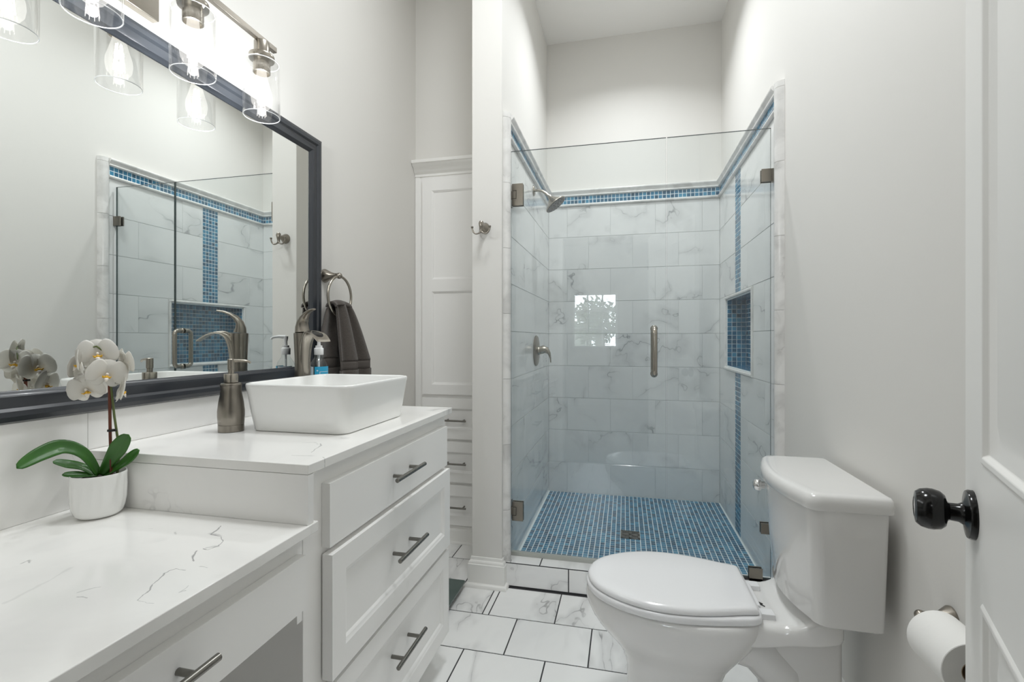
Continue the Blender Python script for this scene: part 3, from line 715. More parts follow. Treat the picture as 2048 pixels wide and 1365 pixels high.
for i in range(ns + 1):
    x = i * (len(cen) - 1) / ns; t, z, hw_, th_ = lerp_list(ct, x), lerp_list(cz, x), lerp_list(hw, x), lerp_list(th, x)
    x2 = min(x + .02, len(cen) - 1); x1 = max(x - .02, 0); d = Vector((lerp_list(ct, x2) - lerp_list(ct, x1), lerp_list(cz, x2) - lerp_list(cz, x1))).normalized(); nrm = Vector((-d.y, d.x))
    ring = []; row = []
    for j in range(nr_):
        an = 2 * PI * j / nr_; cu, cv = math.cos(an), math.sin(an)
        trough = (.0035 * min(1, max(0, (t - .05) / .03)) * (1 - cu ** 4)) if cv > 0 else 0
        h_ = in_hole(t, cu) if cv > 0 else 0
        off = nrm * (cv * th_ - trough - .0012 * min(1, h_ * 4)); row.append(h_ > .01)
        ring.append(spout_pt(t + off.x, z + off.y) + sw * cu * hw_)
    rings.append(ring); inside.append(row)
mb.rings(rings)
for i in range(ns):
    for j in range(nr_):
        if inside[i][j] and inside[i + 1][j] and inside[i][(j + 1) % nr_]: mb.m[i * nr_ + j] = 1  # black faces paint the dark inside of the spout opening
obj('spout', mb, [M['nickel'], M['black']], fc, smooth=50)
mb = MB(); lc = [(-.002, VT + .268), (-.004, VT + .285), (-.001, VT + .302), (.010, VT + .318), (.028, VT + .331), (.050, VT + .3395), (.070, VT + .3425)]
lw = [.0235, .0225, .0195, .0155, .012, .0095, .0065]; lt = [.020, .016, .012, .0085, .0055, .0040, .003]
rings = []
for i, (t, z) in enumerate(lc):
    a = lc[max(0, i - 1)]; b_ = lc[min(len(lc) - 1, i + 1)]; d = Vector((b_[0] - a[0], b_[1] - a[1])).normalized(); nrm = Vector((-d.y, d.x))
    rings.append([spout_pt(t + nrm.x * math.sin(2 * PI * j / 16) * lt[i], z + nrm.y * math.sin(2 * PI * j / 16) * lt[i]) + sw * math.cos(2 * PI * j / 16) * lw[i] for j in range(16)])
mb.rings(rings); obj('lever_handle', mb, M['nickel_d'], fc, smooth=60)

# ---------------------------------------------------------------- soap dispenser
sx_, sy_ = -1.027, 1.087
sp = thing('soap_dispenser', (sx_, sy_, VT), 'brushed nickel soap pump bottle left of the vessel sink', 'soap dispenser')
mb = MB(); mb.lathe([(.029, VT), (.031, VT + .001), (.0312, VT + .018), (.0306, VT + .0185), (.0312, VT + .019), (.0325, VT + .04), (.0325, VT + .055), (.030, VT + .078), (.0262, VT + .098), (.0245, VT + .110), (.0258, VT + .122), (.0262, VT + .1245), (.024, VT + .1285), (.016, VT + .130)], (sx_, sy_, 0), n=36); obj('bottle', mb, M['nickel_d'], sp, smooth=50)
mb = MB(); mb.lathe([(.0170, VT + .1305), (.0175, VT + .131), (.0175, VT + .152), (.0165, VT + .1535), (.009, VT + .154)], (sx_, sy_, 0), n=28); obj('collar', mb, M['nickel'], sp)
mb = MB(); mb.lathe([(.0075, VT + .154), (.0075, VT + .164), (.0088, VT + .165), (.0088, VT + .192), (.0075, VT + .193)], (sx_, sy_, 0), n=20)
nd_ = Vector((.95, .3, 0)).normalized(); mb.tube([Vector((sx_, sy_, VT + .188)) + nd_ * t + Vector((0, 0, dz)) for t, dz in ((.004, 0), (.02, .0005), (.035, 0), (.046, -.002), (.05, -.006))], [.0042, .0040, .0036, .0032, .003], 10); obj('pump', mb, M['nickel'], sp)

# ---------------------------------------------------------------- hand sanitizer bottle
hx_, hy_ = -1.093, 1.562
hs = thing('sanitizer_bottle', (hx_, hy_, VT), 'clear pump bottle of hand gel with a blue label behind the sink', 'bottle')
mb = MB()
def ell(z, r, k=1.0): return [(hx_ + r * .72 * math.cos(2 * PI * j / 28), hy_ + r * math.sin(2 * PI * j / 28) * k, z) for j in range(28)]
hh = [(VT + .001, .030), (VT + .006, .036), (VT + .03, .0375), (VT + .12, .0375), (VT + .145, .0365), (VT + .160, .032), (VT + .170, .024), (VT + .177, .0165), (VT + .180, .015), (VT + .188, .0148)]
mb.rings([[(hx_ + r * (.78 if r > .02 else 1) * math.cos(2 * PI * j / 28), hy_ + r * math.sin(2 * PI * j / 28), z) for j in range(28)] for z, r in hh]); obj('bottle', mb, M['gel'], hs, smooth=60)
mb = MB(); mb.lathe([(.0160, VT + .188), (.0165, VT + .189), (.0165, VT + .211), (.016, VT + .212), (.012, VT + .2145), (.012, VT + .222), (.0065, VT + .2225), (.0055, VT + .235), (.0085, VT + .250), (.0085, VT + .256)], (hx_, hy_, 0), n=24)
mb.tube([(hx_, hy_, VT + .253), (hx_ + .02, hy_ - .012, VT + .255), (hx_ + .038, hy_ - .022, VT + .252), (hx_ + .043, hy_ - .025, VT + .246)], [.0075, .006, .0045, .004], 10); obj('pump', mb, M['whiteplastic'], hs)
mb = MB(); mb.tube([(hx_, hy_, VT + .02), (hx_, hy_, VT + .188)], .004, 8); o = obj('dip_tube', mb, M['whiteplastic'], hs)
M['label'] = simple('blue_label', lin(48, 164, 206), .35); M['ink'] = simple('white_ink', lin(238, 244, 246), .4)
M['backlabel'] = simple('pale_label_back', lin(196, 208, 216), .5)
def lab_pt(a, z, k=0.0):  # angle measured from the -y axis towards +x
    r = .0375 + .0006 + k
    return (hx_ + r * .78 * math.sin(a), hy_ - r * math.cos(a), z)
mb = MB(); a0, a1 = .28, 2.1
mb.grid(lambda u, v: lab_pt(a0 + (a1 - a0) * u, VT + .03 + .116 * v), 16, 2); lb = obj('front_label', mb, M['label'], hs, smooth=180); lb['label'] = 'sky blue label with white lettering'
mb = MB(); mb.grid(lambda u, v: lab_pt(-1.5 + 1.65 * u, VT + .03 + .116 * v), 12, 2); obj('back_label', mb, M['backlabel'], hs, smooth=180)
mb = MB()
def mark(a, b, z0, z1): mb.grid(lambda u, v: lab_pt(a + (b - a) * u, z0 + (z1 - z0) * v, .0006), 4, 1)
zt = VT + .128
mark(.82, 1.95, zt - .0012, zt); mark(.82, .86, zt - .055, zt)
for ac in (1.16, 1.42):
    for q in range(10):
        t0, t1 = 2 * PI * q / 10, 2 * PI * (q + 1) / 10
        f = lambda t, r: lab_pt(ac + math.cos(t) * r * 1.0 / .03, zt - .024 + math.sin(t) * r * 1.5, .0007)
        mb.poly([f(t0, .0022), f(t1, .0022), f(t1, .0034), f(t0, .0034)])
for q in range(8):
    t0, t1 = 2 * PI * q / 8, 2 * PI * (q + 1) / 8
    f = lambda t, r: lab_pt(.58 + math.cos(t) * r / .03, zt + .004 + math.sin(t) * r, .0007)
    mb.poly([f(t0, .0012), f(t1, .0012), f(t1, .0026), f(t0, .0026)])
for dz in (-.072, -.078): mark(.4, 1.7, zt + dz, zt + dz + .0025)
obj('lettering', mb, M['ink'], lb, smooth=180)

# ---------------------------------------------------------------- orchid
ox, oy = -1.0645, .781
oc = thing('potted_orchid', (ox, oy, LT), 'white orchid with yellow centres in a ribbed white ceramic pot', 'potted plant')
mb = MB(); n = 64; rings = []
for z, r in ((.0005, .030), (.002, .035), (.008, .0405), (.018, .0435), (.035, .0455), (.06, .0462), (.082, .0465), (.0865, .0468), (.089, .046), (.0885, .0445), (.082, .0435), (.07, .043)):
    ring = []
    for j in range(n):
        a = 2 * PI * j / n; k = 0 if (z < .006 or z > .08) else .0013 * math.sin(j * 2 * PI * 16 / n * 1.0 + z * 260) * min(1, (z - .006) / .02)
        ring.append((ox + (r + k) * math.cos(a), oy + (r + k) * math.sin(a), LT + z))
    rings.append(ring)
mb.rings(rings, cap1=False); obj('pot', mb, M['sink'], oc, smooth=60)
mb = MB(); mb.lathe([(.0435, LT + .074), (.03, LT + .079), (.0, LT + .08)], (ox, oy, 0), cap0=False); obj('potting_bark', mb, M['soil'], oc)
def leaf(pts, wid, name='leaf', fold=.25, up0=(0, 0, 1)):
    P = [Vector(p) for p in pts]; fine = []
    def cr(i, t):
        p0, p1, p2, p3 = P[max(i - 1, 0)], P[i], P[i + 1], P[min(i + 2, len(P) - 1)]
        return .5 * ((2 * p1) + (p2 - p0) * t + (2 * p0 - 5 * p1 + 4 * p2 - p3) * t * t + (3 * p1 - p0 - 3 * p2 + p3) * t ** 3)
    for i in range(len(P) - 1):
        for k in range(6): fine.append(cr(i, k / 6))
    fine.append(P[-1]); m = len(fine); mb = MB(); rows = []
    for i, p in enumerate(fine):
        t = i / (m - 1); d = (fine[min(i + 1, m - 1)] - fine[max(i - 1, 0)]).normalized()
        side = d.cross(Vector(up0)).normalized(); up = side.cross(d).normalized()
        w = wid * max(.03, min(1, (.35 + 1.1 * t) if t < .6 else 1) * (math.sqrt(max(0, 1 - ((t - .55) / .45) ** 2)) if t > .55 else 1))
        rows.append([p + side * w * x + up * (abs(x) * w * fold) for x in (-1, -.66, -.33, 0, .33, .66, 1)])
    b = mb.verts([q for r in rows for q in r])
    for i in range(m - 1):
        for j in range(6): mb.face((b + i * 7 + j, b + i * 7 + j + 1, b + (i + 1) * 7 + j + 1, b + (i + 1) * 7 + j))
    return obj(name, mb, M['leaf'], oc, smooth=180, solid=.0016)
zr = LT + .083
leaf([(ox, oy, zr), (ox - .014, oy - .018, zr + .046), (ox - .030, oy - .045, zr + .066), (ox - .040, oy - .078, zr + .058), (ox - .046, oy - .112, zr + .040)], .0165, up0=(.75, -.45, .6))
leaf([(ox + .002, oy + .002, zr), (ox + .020, oy + .008, zr + .030), (ox + .042, oy + .012, zr + .062), (ox + .060, oy + .014, zr + .084)], .0165, up0=(.75, -.6, .45))
leaf([(ox + .008, oy + .006, zr), (ox + .034, oy + .014, zr + .016), (ox + .064, oy + .014, zr + .034), (ox + .088, oy + .014, zr + .053)], .0135, up0=(.55, -.6, .7))
leaf([(ox - .004, oy - .004, zr), (ox - .024, oy - .012, zr + .016), (ox - .048, oy - .024, zr + .024), (ox - .066, oy - .040, zr + .034)], .0115, up0=(.4, -.3, 1))
leaf([(ox, oy - .004, zr), (ox - .018, oy - .022, zr + .004), (ox - .036, oy - .044, zr + .010)], .0095, up0=(.4, -.3, 1))
sb_ = Vector((ox + .020, oy + .010, zr))
mb = MB(); mb.tube([sb_ - Vector((0, 0, .02)), (ox + .019, oy + .008, LT + .17), (ox + .0185, oy + .006, LT + .33)], .0028, 8); obj('stake', mb, M['stake'], oc)
mb = MB(); stp = [(ox + .024, oy + .018, zr - .01), (ox + .029, oy + .019, zr + .05), (ox + .025, oy + .012, zr + .12), (ox + .0215, oy + .007, zr + .19), (ox + .019, oy + .003, zr + .25), (ox + .010, oy - .012, zr + .268), (ox - .006, oy - .024, zr + .262), (ox - .018, oy - .03, zr + .24)]
mb.tube(stp, [.0024, .0024, .0022, .002, .0019, .0017, .0014, .001], 8); obj('flower_stem', mb, M['stem'], oc)
for zz, r in ((LT + .175, .0075), (LT + .275, .007)):
    mb = MB(); mb.lathe([(r * .6, zz - .002), (r, zz - .002), (r, zz + .002), (r * .6, zz + .002)], (ox + .0215, oy + .009, 0), n=12); mb.box(ox + .021, ox + .033, oy + .008, oy + .0115, zz - .0015, zz + .0015)
    obj('stem_clip', mb, M['clip'], oc)
def flower(c, face, size=.03, roll=0.0):
    c = Vector(c); f = Vector(face).normalized(); up = Vector((0, 0, 1)); up = (up - f * up.dot(f)).normalized(); side = up.cross(f)
    rot = Matrix.Rotation(roll, 3, f); up = rot @ up; side = rot @ side
    mb = MB()
    def petal(ang, ln, wd, lift, cup, back=0.0):
        d = up * math.cos(ang) + side * math.sin(ang); s_ = f.cross(d)
        def P(u, v):
            t = v; w = wd * (math.sin(PI * min(1, t * .5 + .06) ** .8) if t < .6 else math.sin(PI * .362) * math.sqrt(max(0, 1 - ((t - .6) / .4) ** 2)) * 1.09)
            x = (u - .5) * 2
            return c + d * ln * (t * .97 + .03) + s_ * w * x + f * (lift * math.sin(PI * t * .8) - cup * x * x * w + back * t * t - .002)
        mb.grid(P, 14, 16)
    petal(0, size, size * .50, .004, .25, -.004); petal(2.2, size * .98, size * .46, .004, .25, -.004); petal(-2.2, size * .98, size * .46, .004, .25, -.004)
    petal(1.25, size * 1.12, size * .80, .007, .12, .002); petal(-1.25, size * 1.12, size * .80, .007, .12, .002)
    fl = obj('flower', mb, M['petal'], oc, smooth=180, solid=.0006)
    mb = MB()
    for sg in (-1, 1):
        mb.tube([c + f * .002 - up * .003, c + f * .007 - up * .006 + side * sg * .005, c + f * .010 - up * .003 + side * sg * .007], [.0022, .0028, .001], 8, flat=.6)
    mb.mi = 1; mb.tube([c + f * .002 - up * .004, c + f * .009 - up * .009, c + f * .011 - up * .014], [.003, .0042, .0014], 8, flat=.6)
    mb.mi = 0; mb.sphere(c + f * .006 - up * .005, .0032, 8); mb.mi = 1; mb.sphere(c + f * .0045 + up * .001, .0026, 8)
    o = obj('flower_lip', mb, [M['lip'], M['lipw']], fl, smooth=180); o['label'] = 'yellow centre'
    return fl
view = (.75, -.6, -.02)
flower((ox + .010, oy - .010, LT + .335), (.75, -.6, .05), .031, .1)
flower((ox + .026, oy - .004, LT + .293), (.85, -.5, -.05), .031, -.2)
flower((ox - .010, oy - .016, LT + .262), (.55, -.8, -.25), .029, .25)
flower((ox + .028, oy + .022, LT + .258), (.55, .75, -.15), .030, .1)
flower((ox + .034, oy + .026, LT + .316), (.25, .95, .15), .028, .2)
flower((ox - .010, oy - .028, LT + .316), (-.55, -.75, .0), .028, .1)
flower((ox - .034, oy - .006, LT + .305), (-.95, -.2, .05), .029, -.1)
flower((ox - .034, oy + .010, LT + .268), (-.9, .35, -.1), .029, .2)

# ---------------------------------------------------------------- towel ring and towel
rx, ry, rz, RR = -1.108, 1.722, 1.318, .080
tr = thing('towel_ring', (WL, 1.716, 1.40), 'brushed nickel towel ring on the wall beyond the mirror', 'towel ring')
mb = MB(); mb.lathe([(.027, 0), (.0275, .003), (.026, .008), (.020, .018), (.0135, .032), (.0095, .048), (.009, .055)], (WL, 1.716, 1.402), (1, 0, 0), 28); mb.sphere((WL + .066, 1.716, 1.400), .0125, 12); obj('post', mb, M['nickel_d'], tr, smooth=50)
mb = MB(); mb.tube([(WL + .066 + .0 * i, ry + RR * math.sin(2 * PI * i / 48), rz + RR * math.cos(2 * PI * i / 48)) for i in range(49)], .0052, 12, cap=False); obj('ring', mb, M['nickel'], tr)
tw = thing('hand_towel', (WL + .07, 1.72, 1.02), 'dark grey terry hand towel hanging through the towel ring', 'towel')
XR = WL + .066
def towel_sheet(mb, yt, yb, xo_t, xo_b, ztop, zbot, folds, amp, ph, nu=60, nv=46):
    def P(u, v):
        s_ = v ** .75; y = (yt[0] + (yt[1] - yt[0]) * u) * (1 - s_) + (yb[0] + (yb[1] - yb[0]) * u) * s_
        x = xo_t * (1 - v) + xo_b * v + amp * (.5 + .5 * v) * math.sin(folds * PI * u + ph) * (1 - (2 * u - 1) ** 6 * .5)
        zt_ = ztop - (abs(u - .5) * 2) ** 2 * .012
        return (x, y, zt_ + (zbot - zt_) * v)
    mb.grid(P, nu, nv)
fr, bd = MB(), MB()
zb = .985
towel_sheet(fr, (1.668, 1.772), (1.672, 1.893), XR + .016, XR + .030, 1.283, zb + .075, 4.2, .017, 2.3)
towel_sheet(fr, (1.655, 1.762), (1.598, 1.78), XR - .014, XR - .022, 1.283, zb + .09, 3.4, .010, 1.0)
# saddle over the ring
def sad(u, v):
    a = PI * v; y = 1.660 + .112 * u; zc = 1.272 - (abs(u - .5) * 2) ** 2 * .010
    return (XR + .001 + math.cos(a) * .017 + .006 * math.sin(4.2 * PI * u + 2.3) * math.cos(a), y, zc + .017 * math.sin(a) + .010)
fr.grid(sad, 60, 10)
obj('terry_cloth', fr, M['towel'], tw, smooth=180, solid=.009)
def band(yb, xo, folds, amp, ph, z0, z1):
    bd.grid(lambda u, v: (xo + amp * math.sin(folds * PI * u + ph) * (1 - (2 * u - 1) ** 6 * .5), yb[0] + (yb[1] - yb[0]) * u, z0 + (z1 - z0) * v), 60, 3)
band((1.672, 1.893), XR + .030, 4.2, .017, 2.3, zb + .038, zb + .075); band((1.598, 1.78), XR - .022, 3.4, .010, 1.0, zb + .05, zb + .09)
o = obj('woven_band', bd, M['towelband'], tw, smooth=180, solid=.006); o['label'] = 'flat woven band across the towel'
hm = MB()
hm.grid(lambda u, v: (XR + .030 + .017 * math.sin(4.2 * PI * u + 2.3) * (1 - (2 * u - 1) ** 6 * .5), 1.670 + .229 * u, zb + .038 * v), 60, 4)
hm.grid(lambda u, v: (XR - .022 + .010 * math.sin(3.4 * PI * u + 1.0) * (1 - (2 * u - 1) ** 6 * .5), 1.598 + .182 * u, zb + .012 + .038 * v), 60, 4)
obj('hem', hm, M['towel'], tw, smooth=180, solid=.009)

# ---------------------------------------------------------------- linen cabinet
LC0, LC1, LCY = WL + .0015, PX0 - .002, 2.58
lc_ = thing('linen_cabinet', (-.935, 2.8, 0), 'tall built-in white linen cabinet with a two-panel door over three drawers', 'cabinet')
mb = MB(); mb.box(LC0, LC1, LCY, 3.1, .02, 2.10); obj('body', mb, M['cab'], lc_, .001)
mb = MB(); mb.box(LC0, LC0 + .030, LCY - .004, LCY, 0.0, 2.083); obj('stile', mb, M['cab'], lc_, .001)
mb = MB(); cp = [(0, 2.078), (.008, 2.078), (.008, 2.090), (.014, 2.096), (.020, 2.100), (.024, 2.112), (.036, 2.124), (.046, 2.130), (.050, 2.140), (.058, 2.142), (.060, 2.158), (0, 2.158)]
mb.rings([[(LC0, LCY - o_, z) for o_, z in cp], [(LC1, LCY - o_, z) for o_, z in cp]]); obj('crown', mb, M['trim'], lc_, smooth=40)
fnl = lambda u, v, h: (u, LCY - h, v)
mb = MB(); panel_slab(mb, fnl, (-1.124, -.736), (.834, 2.066), .02, [(-1.066, -.794, 1.485, 1.990), (-1.066, -.794, .889, 1.417)], .012, .009); obj('door', mb, M['cab'], lc_, .001)
dr0 = None
for z0, z1, hz in ((.585, .8137, .6914), (.3425, .5692, .4504), (.1014, .3248, .2076)):
    mb = MB(); panel_slab(mb, fnl, (-1.124, -.736), (z0, z1), .02, [(-1.074, -.786, z0 + .053, z1 - .058)], .012, .009)
    d = obj('drawer', mb, M['cab'], lc_, .001); pull(d, (-.922, LCY - .011, hz), (1, 0, 0), (0, -1, 0), .136, .048, .0055, .036)
mb = MB(); sweep(mb, [(LC0, LCY - .001), (LC1, LCY - .001)], [(o_, z * .68) for o_, z in BASE]); obj('plinth', mb, M['trim'], lc_, smooth=40)

# ---------------------------------------------------------------- bathroom scale
bs = thing('bathroom_scale', (-.86, 1.97, 0), 'dark glass bathroom scale on the floor past the vanity', 'bathroom scale')
mb = MB(); mb.prism(rrect(-.862, 1.972, .147, .150, .012), lambda u, v, h: (u, v, h), .022, .031); obj('glass_top', mb, M['scaleglass'], bs, .001)
mb = MB(); mb.prism(rrect(-.862, 1.972, .130, .133, .02), lambda u, v, h: (u, v, h), .012, .022)
obj('base', mb, M['black'], bs)
for ax_ in (-1, 1):
    for ay_ in (-1, 1):
        mb = MB(); mb.lathe([(.014, 0), (.014, .012)], (-.862 + .1 * ax_, 1.972 + .1 * ay_, 0)); obj('foot', mb, M['black'], bs)

# ---------------------------------------------------------------- robe hook
rh = thing('robe_hook', (-.638, PY, 1.655), 'brushed nickel double robe hook on the partition end', 'hook')
hxc, hzc = -.632, 1.662
mb = MB(); mb.lathe([(.0245, 0), (.025, .003), (.0235, .008), (.018, .018), (.012, .03), (.009, .042), (.009, .052)], (hxc, PY, hzc), (0, -1, 0), 28); obj('rosette', mb, M['nickel_d'], rh, smooth=50)
mb = MB(); yk = PY - .052
mb.tube([(hxc, yk, hzc + .016), (hxc, yk - .004, hzc + .008), (hxc, yk - .003, hzc - .008), (hxc, yk - .002, hzc - .022), (hxc, yk - .003, hzc - .03)], [.010, .0115, .0085, .006, .0065], 14)
for s_ in (-1, 1):
    pp = [(0, -.003, -.027), (.011, -.004, -.035), (.023, -.005, -.0375), (.034, -.006, -.031), (.040, -.006, -.019), (.0415, -.006, -.010)]; fine = []
    for q in range(len(pp) - 1):
        p0, p1, p2, p3 = [Vector(pp[k]) for k in (max(q - 1, 0), q, q + 1, min(q + 2, len(pp) - 1))]
        for k in range(5):
            t = k / 5; fine.append(.5 * ((2 * p1) + (p2 - p0) * t + (2 * p0 - 5 * p1 + 4 * p2 - p3) * t * t + (3 * p1 - p0 - 3 * p2 + p3) * t ** 3))
    fine.append(Vector(pp[-1]))
    mb.tube([(hxc + s_ * p.x, yk + p.y, hzc + p.z) for p in fine], [.0046] * 4 + [.0035] * (len(fine) - 4), 12)
    mb.lathe([(.0035, -.012), (.0055, -.010), (.0055, -.004), (.004, -.003)], (hxc + s_ * .0415, yk - .006, hzc), n=12)
obj('prongs', mb, M['nickel_d'], rh, smooth=50)

# ---------------------------------------------------------------- shower fittings
sh = thing('shower_head', (SL, 2.856, 2.04), 'brushed nickel shower head on a bent wall arm', 'shower head')
mb = MB(); mb.lathe([(.031, 0), (.031, .003), (.027, .007), (.012, .009)], (SL, 2.856, 2.04), (1, 0, 0), 28); obj('flange', mb, M['nickel'], sh, smooth=50)
mb = MB(); mb.tube([(SL + .004, 2.856, 2.04), (SL + .03, 2.856, 2.041), (SL + .055, 2.856, 2.034), (SL + .075, 2.856, 2.020), (SL + .098, 2.856, 1.998)], .0085, 14); obj('arm', mb, M['nickel'], sh, smooth=60)
ad_ = Vector((.60, 0, -.80)).normalized(); ho = Vector((SL + .098, 2.856, 1.998)); mb = MB()
mb.lathe([(.011, -.008), (.0125, -.004), (.0125, .006), (.015, .010), (.030, .026), (.046, .043), (.058, .052), (.067, .056), (.0695, .060), (.0685, .064)], ho, ad_, 36); obj('bell', mb, M['nickel'], sh, smooth=50)
mb = MB(); mb.lathe([(.066, .0641), (.062, .067), (.0, .067)], ho, ad_, 32)
for k in range(3):
    for j in range(6 + 6 * k):
        a = 2 * PI * j / (6 + 6 * k); r_ = .017 + .018 * k; u_ = Vector((.8, 0, .6)); w_ = Vector((0, 1, 0)); p_ = ho + ad_ * .067 + u_ * r_ * math.cos(a) + w_ * r_ * math.sin(a); mb.cyl(p_, p_ + ad_ * .0035, .0025, 6)
o = obj('spray_face', mb, simple('grey_nozzles', lin(86, 88, 90), .4), sh)
sv = thing('shower_valve', (SL, 2.94, 1.074), 'round brushed nickel shower valve with a lever on the left tiles', 'shower valve')
mb = MB(); mb.lathe([(.094, 0), (.095, .004), (.090, .009), (.07, .013), (.045, .016), (.03, .017)], (SL, 2.94, 1.074), (1, 0, 0), 40); obj('escutcheon', mb, M['nickel_d'], sv, smooth=50)
mb = MB(); mb.lathe([(.027, .012), (.026, .022), (.021, .03)], (SL, 2.94, 1.074), (1, 0, 0), 24)
mb.tube([(SL + .026, 2.94, 1.076), (SL + .045, 2.94, 1.082), (SL + .066, 2.94, 1.078), (SL + .083, 2.94, 1.058), (SL + .090, 2.94, 1.030), (SL + .092, 2.94, 1.002)], [.024, .026, .022, .014, .008, .006], 14, flat=[1, 1, .9, .7, .6, .6]); obj('lever', mb, M['nickel'], sv, smooth=60)
dn = thing('shower_drain', (DRX, DRY, ZS), 'square metal shower drain set in the blue mosaic floor', 'drain')
mb = MB(); s_ = DRS; mb.box(DRX - s_, DRX + s_, DRY - s_, DRY + s_, ZS - .003, ZS - .0005); obj('pan', mb, M['dark'], dn)
mb = MB()
for a, b_, c, d in ((-s_, -s_ + .009, -s_, s_), (s_ - .009, s_, -s_, s_), (-s_, s_, -s_, -s_ + .009), (-s_, s_, s_ - .009, s_), (-.007, .007, -s_, s_), (-s_, s_, -.007, .007)): mb.box(DRX + a, DRX + b_, DRY + c, DRY + d, ZS - .001, ZS + .0025)
for qx in (-1, 1):
    for qy in (-1, 1):
        for r_ in (.006, .012, .018):
            mb.lathe([(r_ - .0018, ZS - .001), (r_ - .0018, ZS + .0022), (r_ + .0012, ZS + .0022), (r_ + .0012, ZS - .001)], (DRX + qx * .0255, DRY + qy * .0255, 0), n=20, cap0=False, cap1=False)
obj('grate', mb, M['nickel_d'], dn)

# ---------------------------------------------------------------- glass enclosure
GT = 2.0466; GB = .1262; T2 = .005
def pane(name, x0, x1, parent):
    mb = MB(); p = [(x0, GY - T2, GB), (x1, GY - T2, GB), (x1, GY - T2, GT), (x0, GY - T2, GT)]; q = [(x, GY + T2, z) for x, y, z in p]
    mb.poly(p); mb.poly(q[::-1]); mb.mi = 1
    for i in range(4): j = (i + 1) % 4; mb.poly([p[i], p[j], q[j], q[i]])
    me = obj(name, mb, [M['glass'], M['gedge']], parent, smooth=0); return me
sdo = thing('shower_door', (-.17, GY, GB), 'frameless clear glass shower door with two hinges and a D handle', 'shower door')
pane('glass_pane', -.530, .1800, sdo)
for z0, z1 in ((1.783, 1.888), (.2803, .3709)):
    mb = MB(); zc = (z0 + z1) / 2
    for sg in (-1, 1):
        ya, yb = GY + sg * (T2 + .0005), GY + sg * (T2 + .008)
        mb.prism([(-.523, z0), (-.4695, z0), (-.4695, z1), (-.523, z1), (-.523, zc + .02), (-.502, zc + .02), (-.502, zc - .02), (-.523, zc - .02)], lambda u, v, h: (u, h, v), min(ya, yb), max(ya, yb))
        mb.box(SL + .005, -.504, min(ya, yb), max(ya, yb), zc - .0185, zc + .0185)
    mb.box(SL + .0005, SL + .006, GY - .028, GY + .028, z0, z1)
    obj('hinge', mb, M['nickel_d'], sdo, .0012)
mb = MB(); hz0, hz1, hxx = .991, 1.194, .1285; so = .052
for sg in (-1, 1):
    y0 = GY + sg * T2; yb = GY + sg * so; k = .022
    pth = [(hxx, y0, hz0)]
    for zc, sgn in ((hz0, 1), (hz1, -1)):
        arc = [(hxx, yb - sg * k * (1 - math.sin(a)), zc + sgn * k * (1 - math.cos(a))) for a in [PI / 2 * i / 6 for i in range(7)]]
        pth += arc if sgn == 1 else arc[::-1]
    pth.append((hxx, y0, hz1)); mb.tube(pth, .0118, 16)
    for z in (hz0, hz1): mb.lathe([(.0155, 0), (.0155, .006), (.013, .009)], (hxx, y0, z), (0, sg, 0), 18)
obj('handle', mb, M['nickel'], sdo, smooth=50)
mb = MB(); mb.box(-.528, .178, GY - .009, GY + .009, CT + .0012, GB + .006); o = obj('bottom_seal', mb, M['seal'], sdo, .001)
gp = thing('glass_panel', (.40, GY, GB), 'fixed clear glass shower panel held by small metal clips', 'glass panel')
pane('glass_pane', .1845, .6065, gp)
for x0, x1, z0, z1, wall in ((.568, .6065, 1.817, 1.872, True), (.5655, .6065, .317, .363, True), (.5195, .5727, CT + .0008, .1674, False)):
    mb = MB()
    for sg in (-1, 1): mb.box(x0, x1, min(GY + sg * (T2 + .0004), GY + sg * .013), max(GY + sg * (T2 + .0004), GY + sg * .013), z0, z1)
    if wall: mb.box(.6070, SR - .0004, GY - .013, GY + .013, z0, z1)
    else: mb.box(x0, x1, GY - .013, GY + .013, CT + .0008, GB - .001)
    obj('clip', mb, M['nickel_d'], gp, .001)
mb = MB(); mb.box(.1845, .5190, GY - .006, GY + .006, CT + .0012, GB - .0004); mb.box(.574, .6065, GY - .006, GY + .006, CT + .0012, GB - .0004); obj('bottom_channel', mb, M['dark'], gp)

# ---------------------------------------------------------------- toilet
TY = 1.512; TK = 1.497
to = thing('toilet', (.25, TY, 0), 'white two-piece toilet with closed lid against the right wall', 'toilet')
def egg(xf, xb, hw, n=40, back=2.6, mid=.52):
    xm = xf + (xb - xf) * mid; pts = []
    for j in range(n):
        a = 2 * PI * j / n; c_, s_ = math.cos(a), math.sin(a)
        if c_ <= 0: pts.append((xm + (xm - xf) * -abs(c_) ** 1.0, TY + hw * s_))
        else: pts.append((xm + (xb - xm) * abs(c_) ** (2 / back), TY + hw * math.copysign(abs(s_) ** (2 / back), s_)))
    return pts
mb = MB()
secs = [(.0005, -.004, .33, .108), (.012, -.004, .325, .107), (.03, .004, .30, .100), (.10, .008, .272, .096), (.17, .006, .275, .098), (.205, -.004, .288, .106), (.235, -.022, .308, .121), (.265, -.050, .330, .140), (.295, -.078, .352, .157), (.325, -.099, .368, .170), (.352, -.112, .385, .178), (.372, -.116, .392, .180), (.388, -.114, .392, .179), (.395, -.108, .388, .174)]
mb.rings([[(x, y, z) for x, y in egg(xf, xb, hw)] for z, xf, xb, hw in secs]); obj('bowl', mb, M['porc'], to, smooth=60)
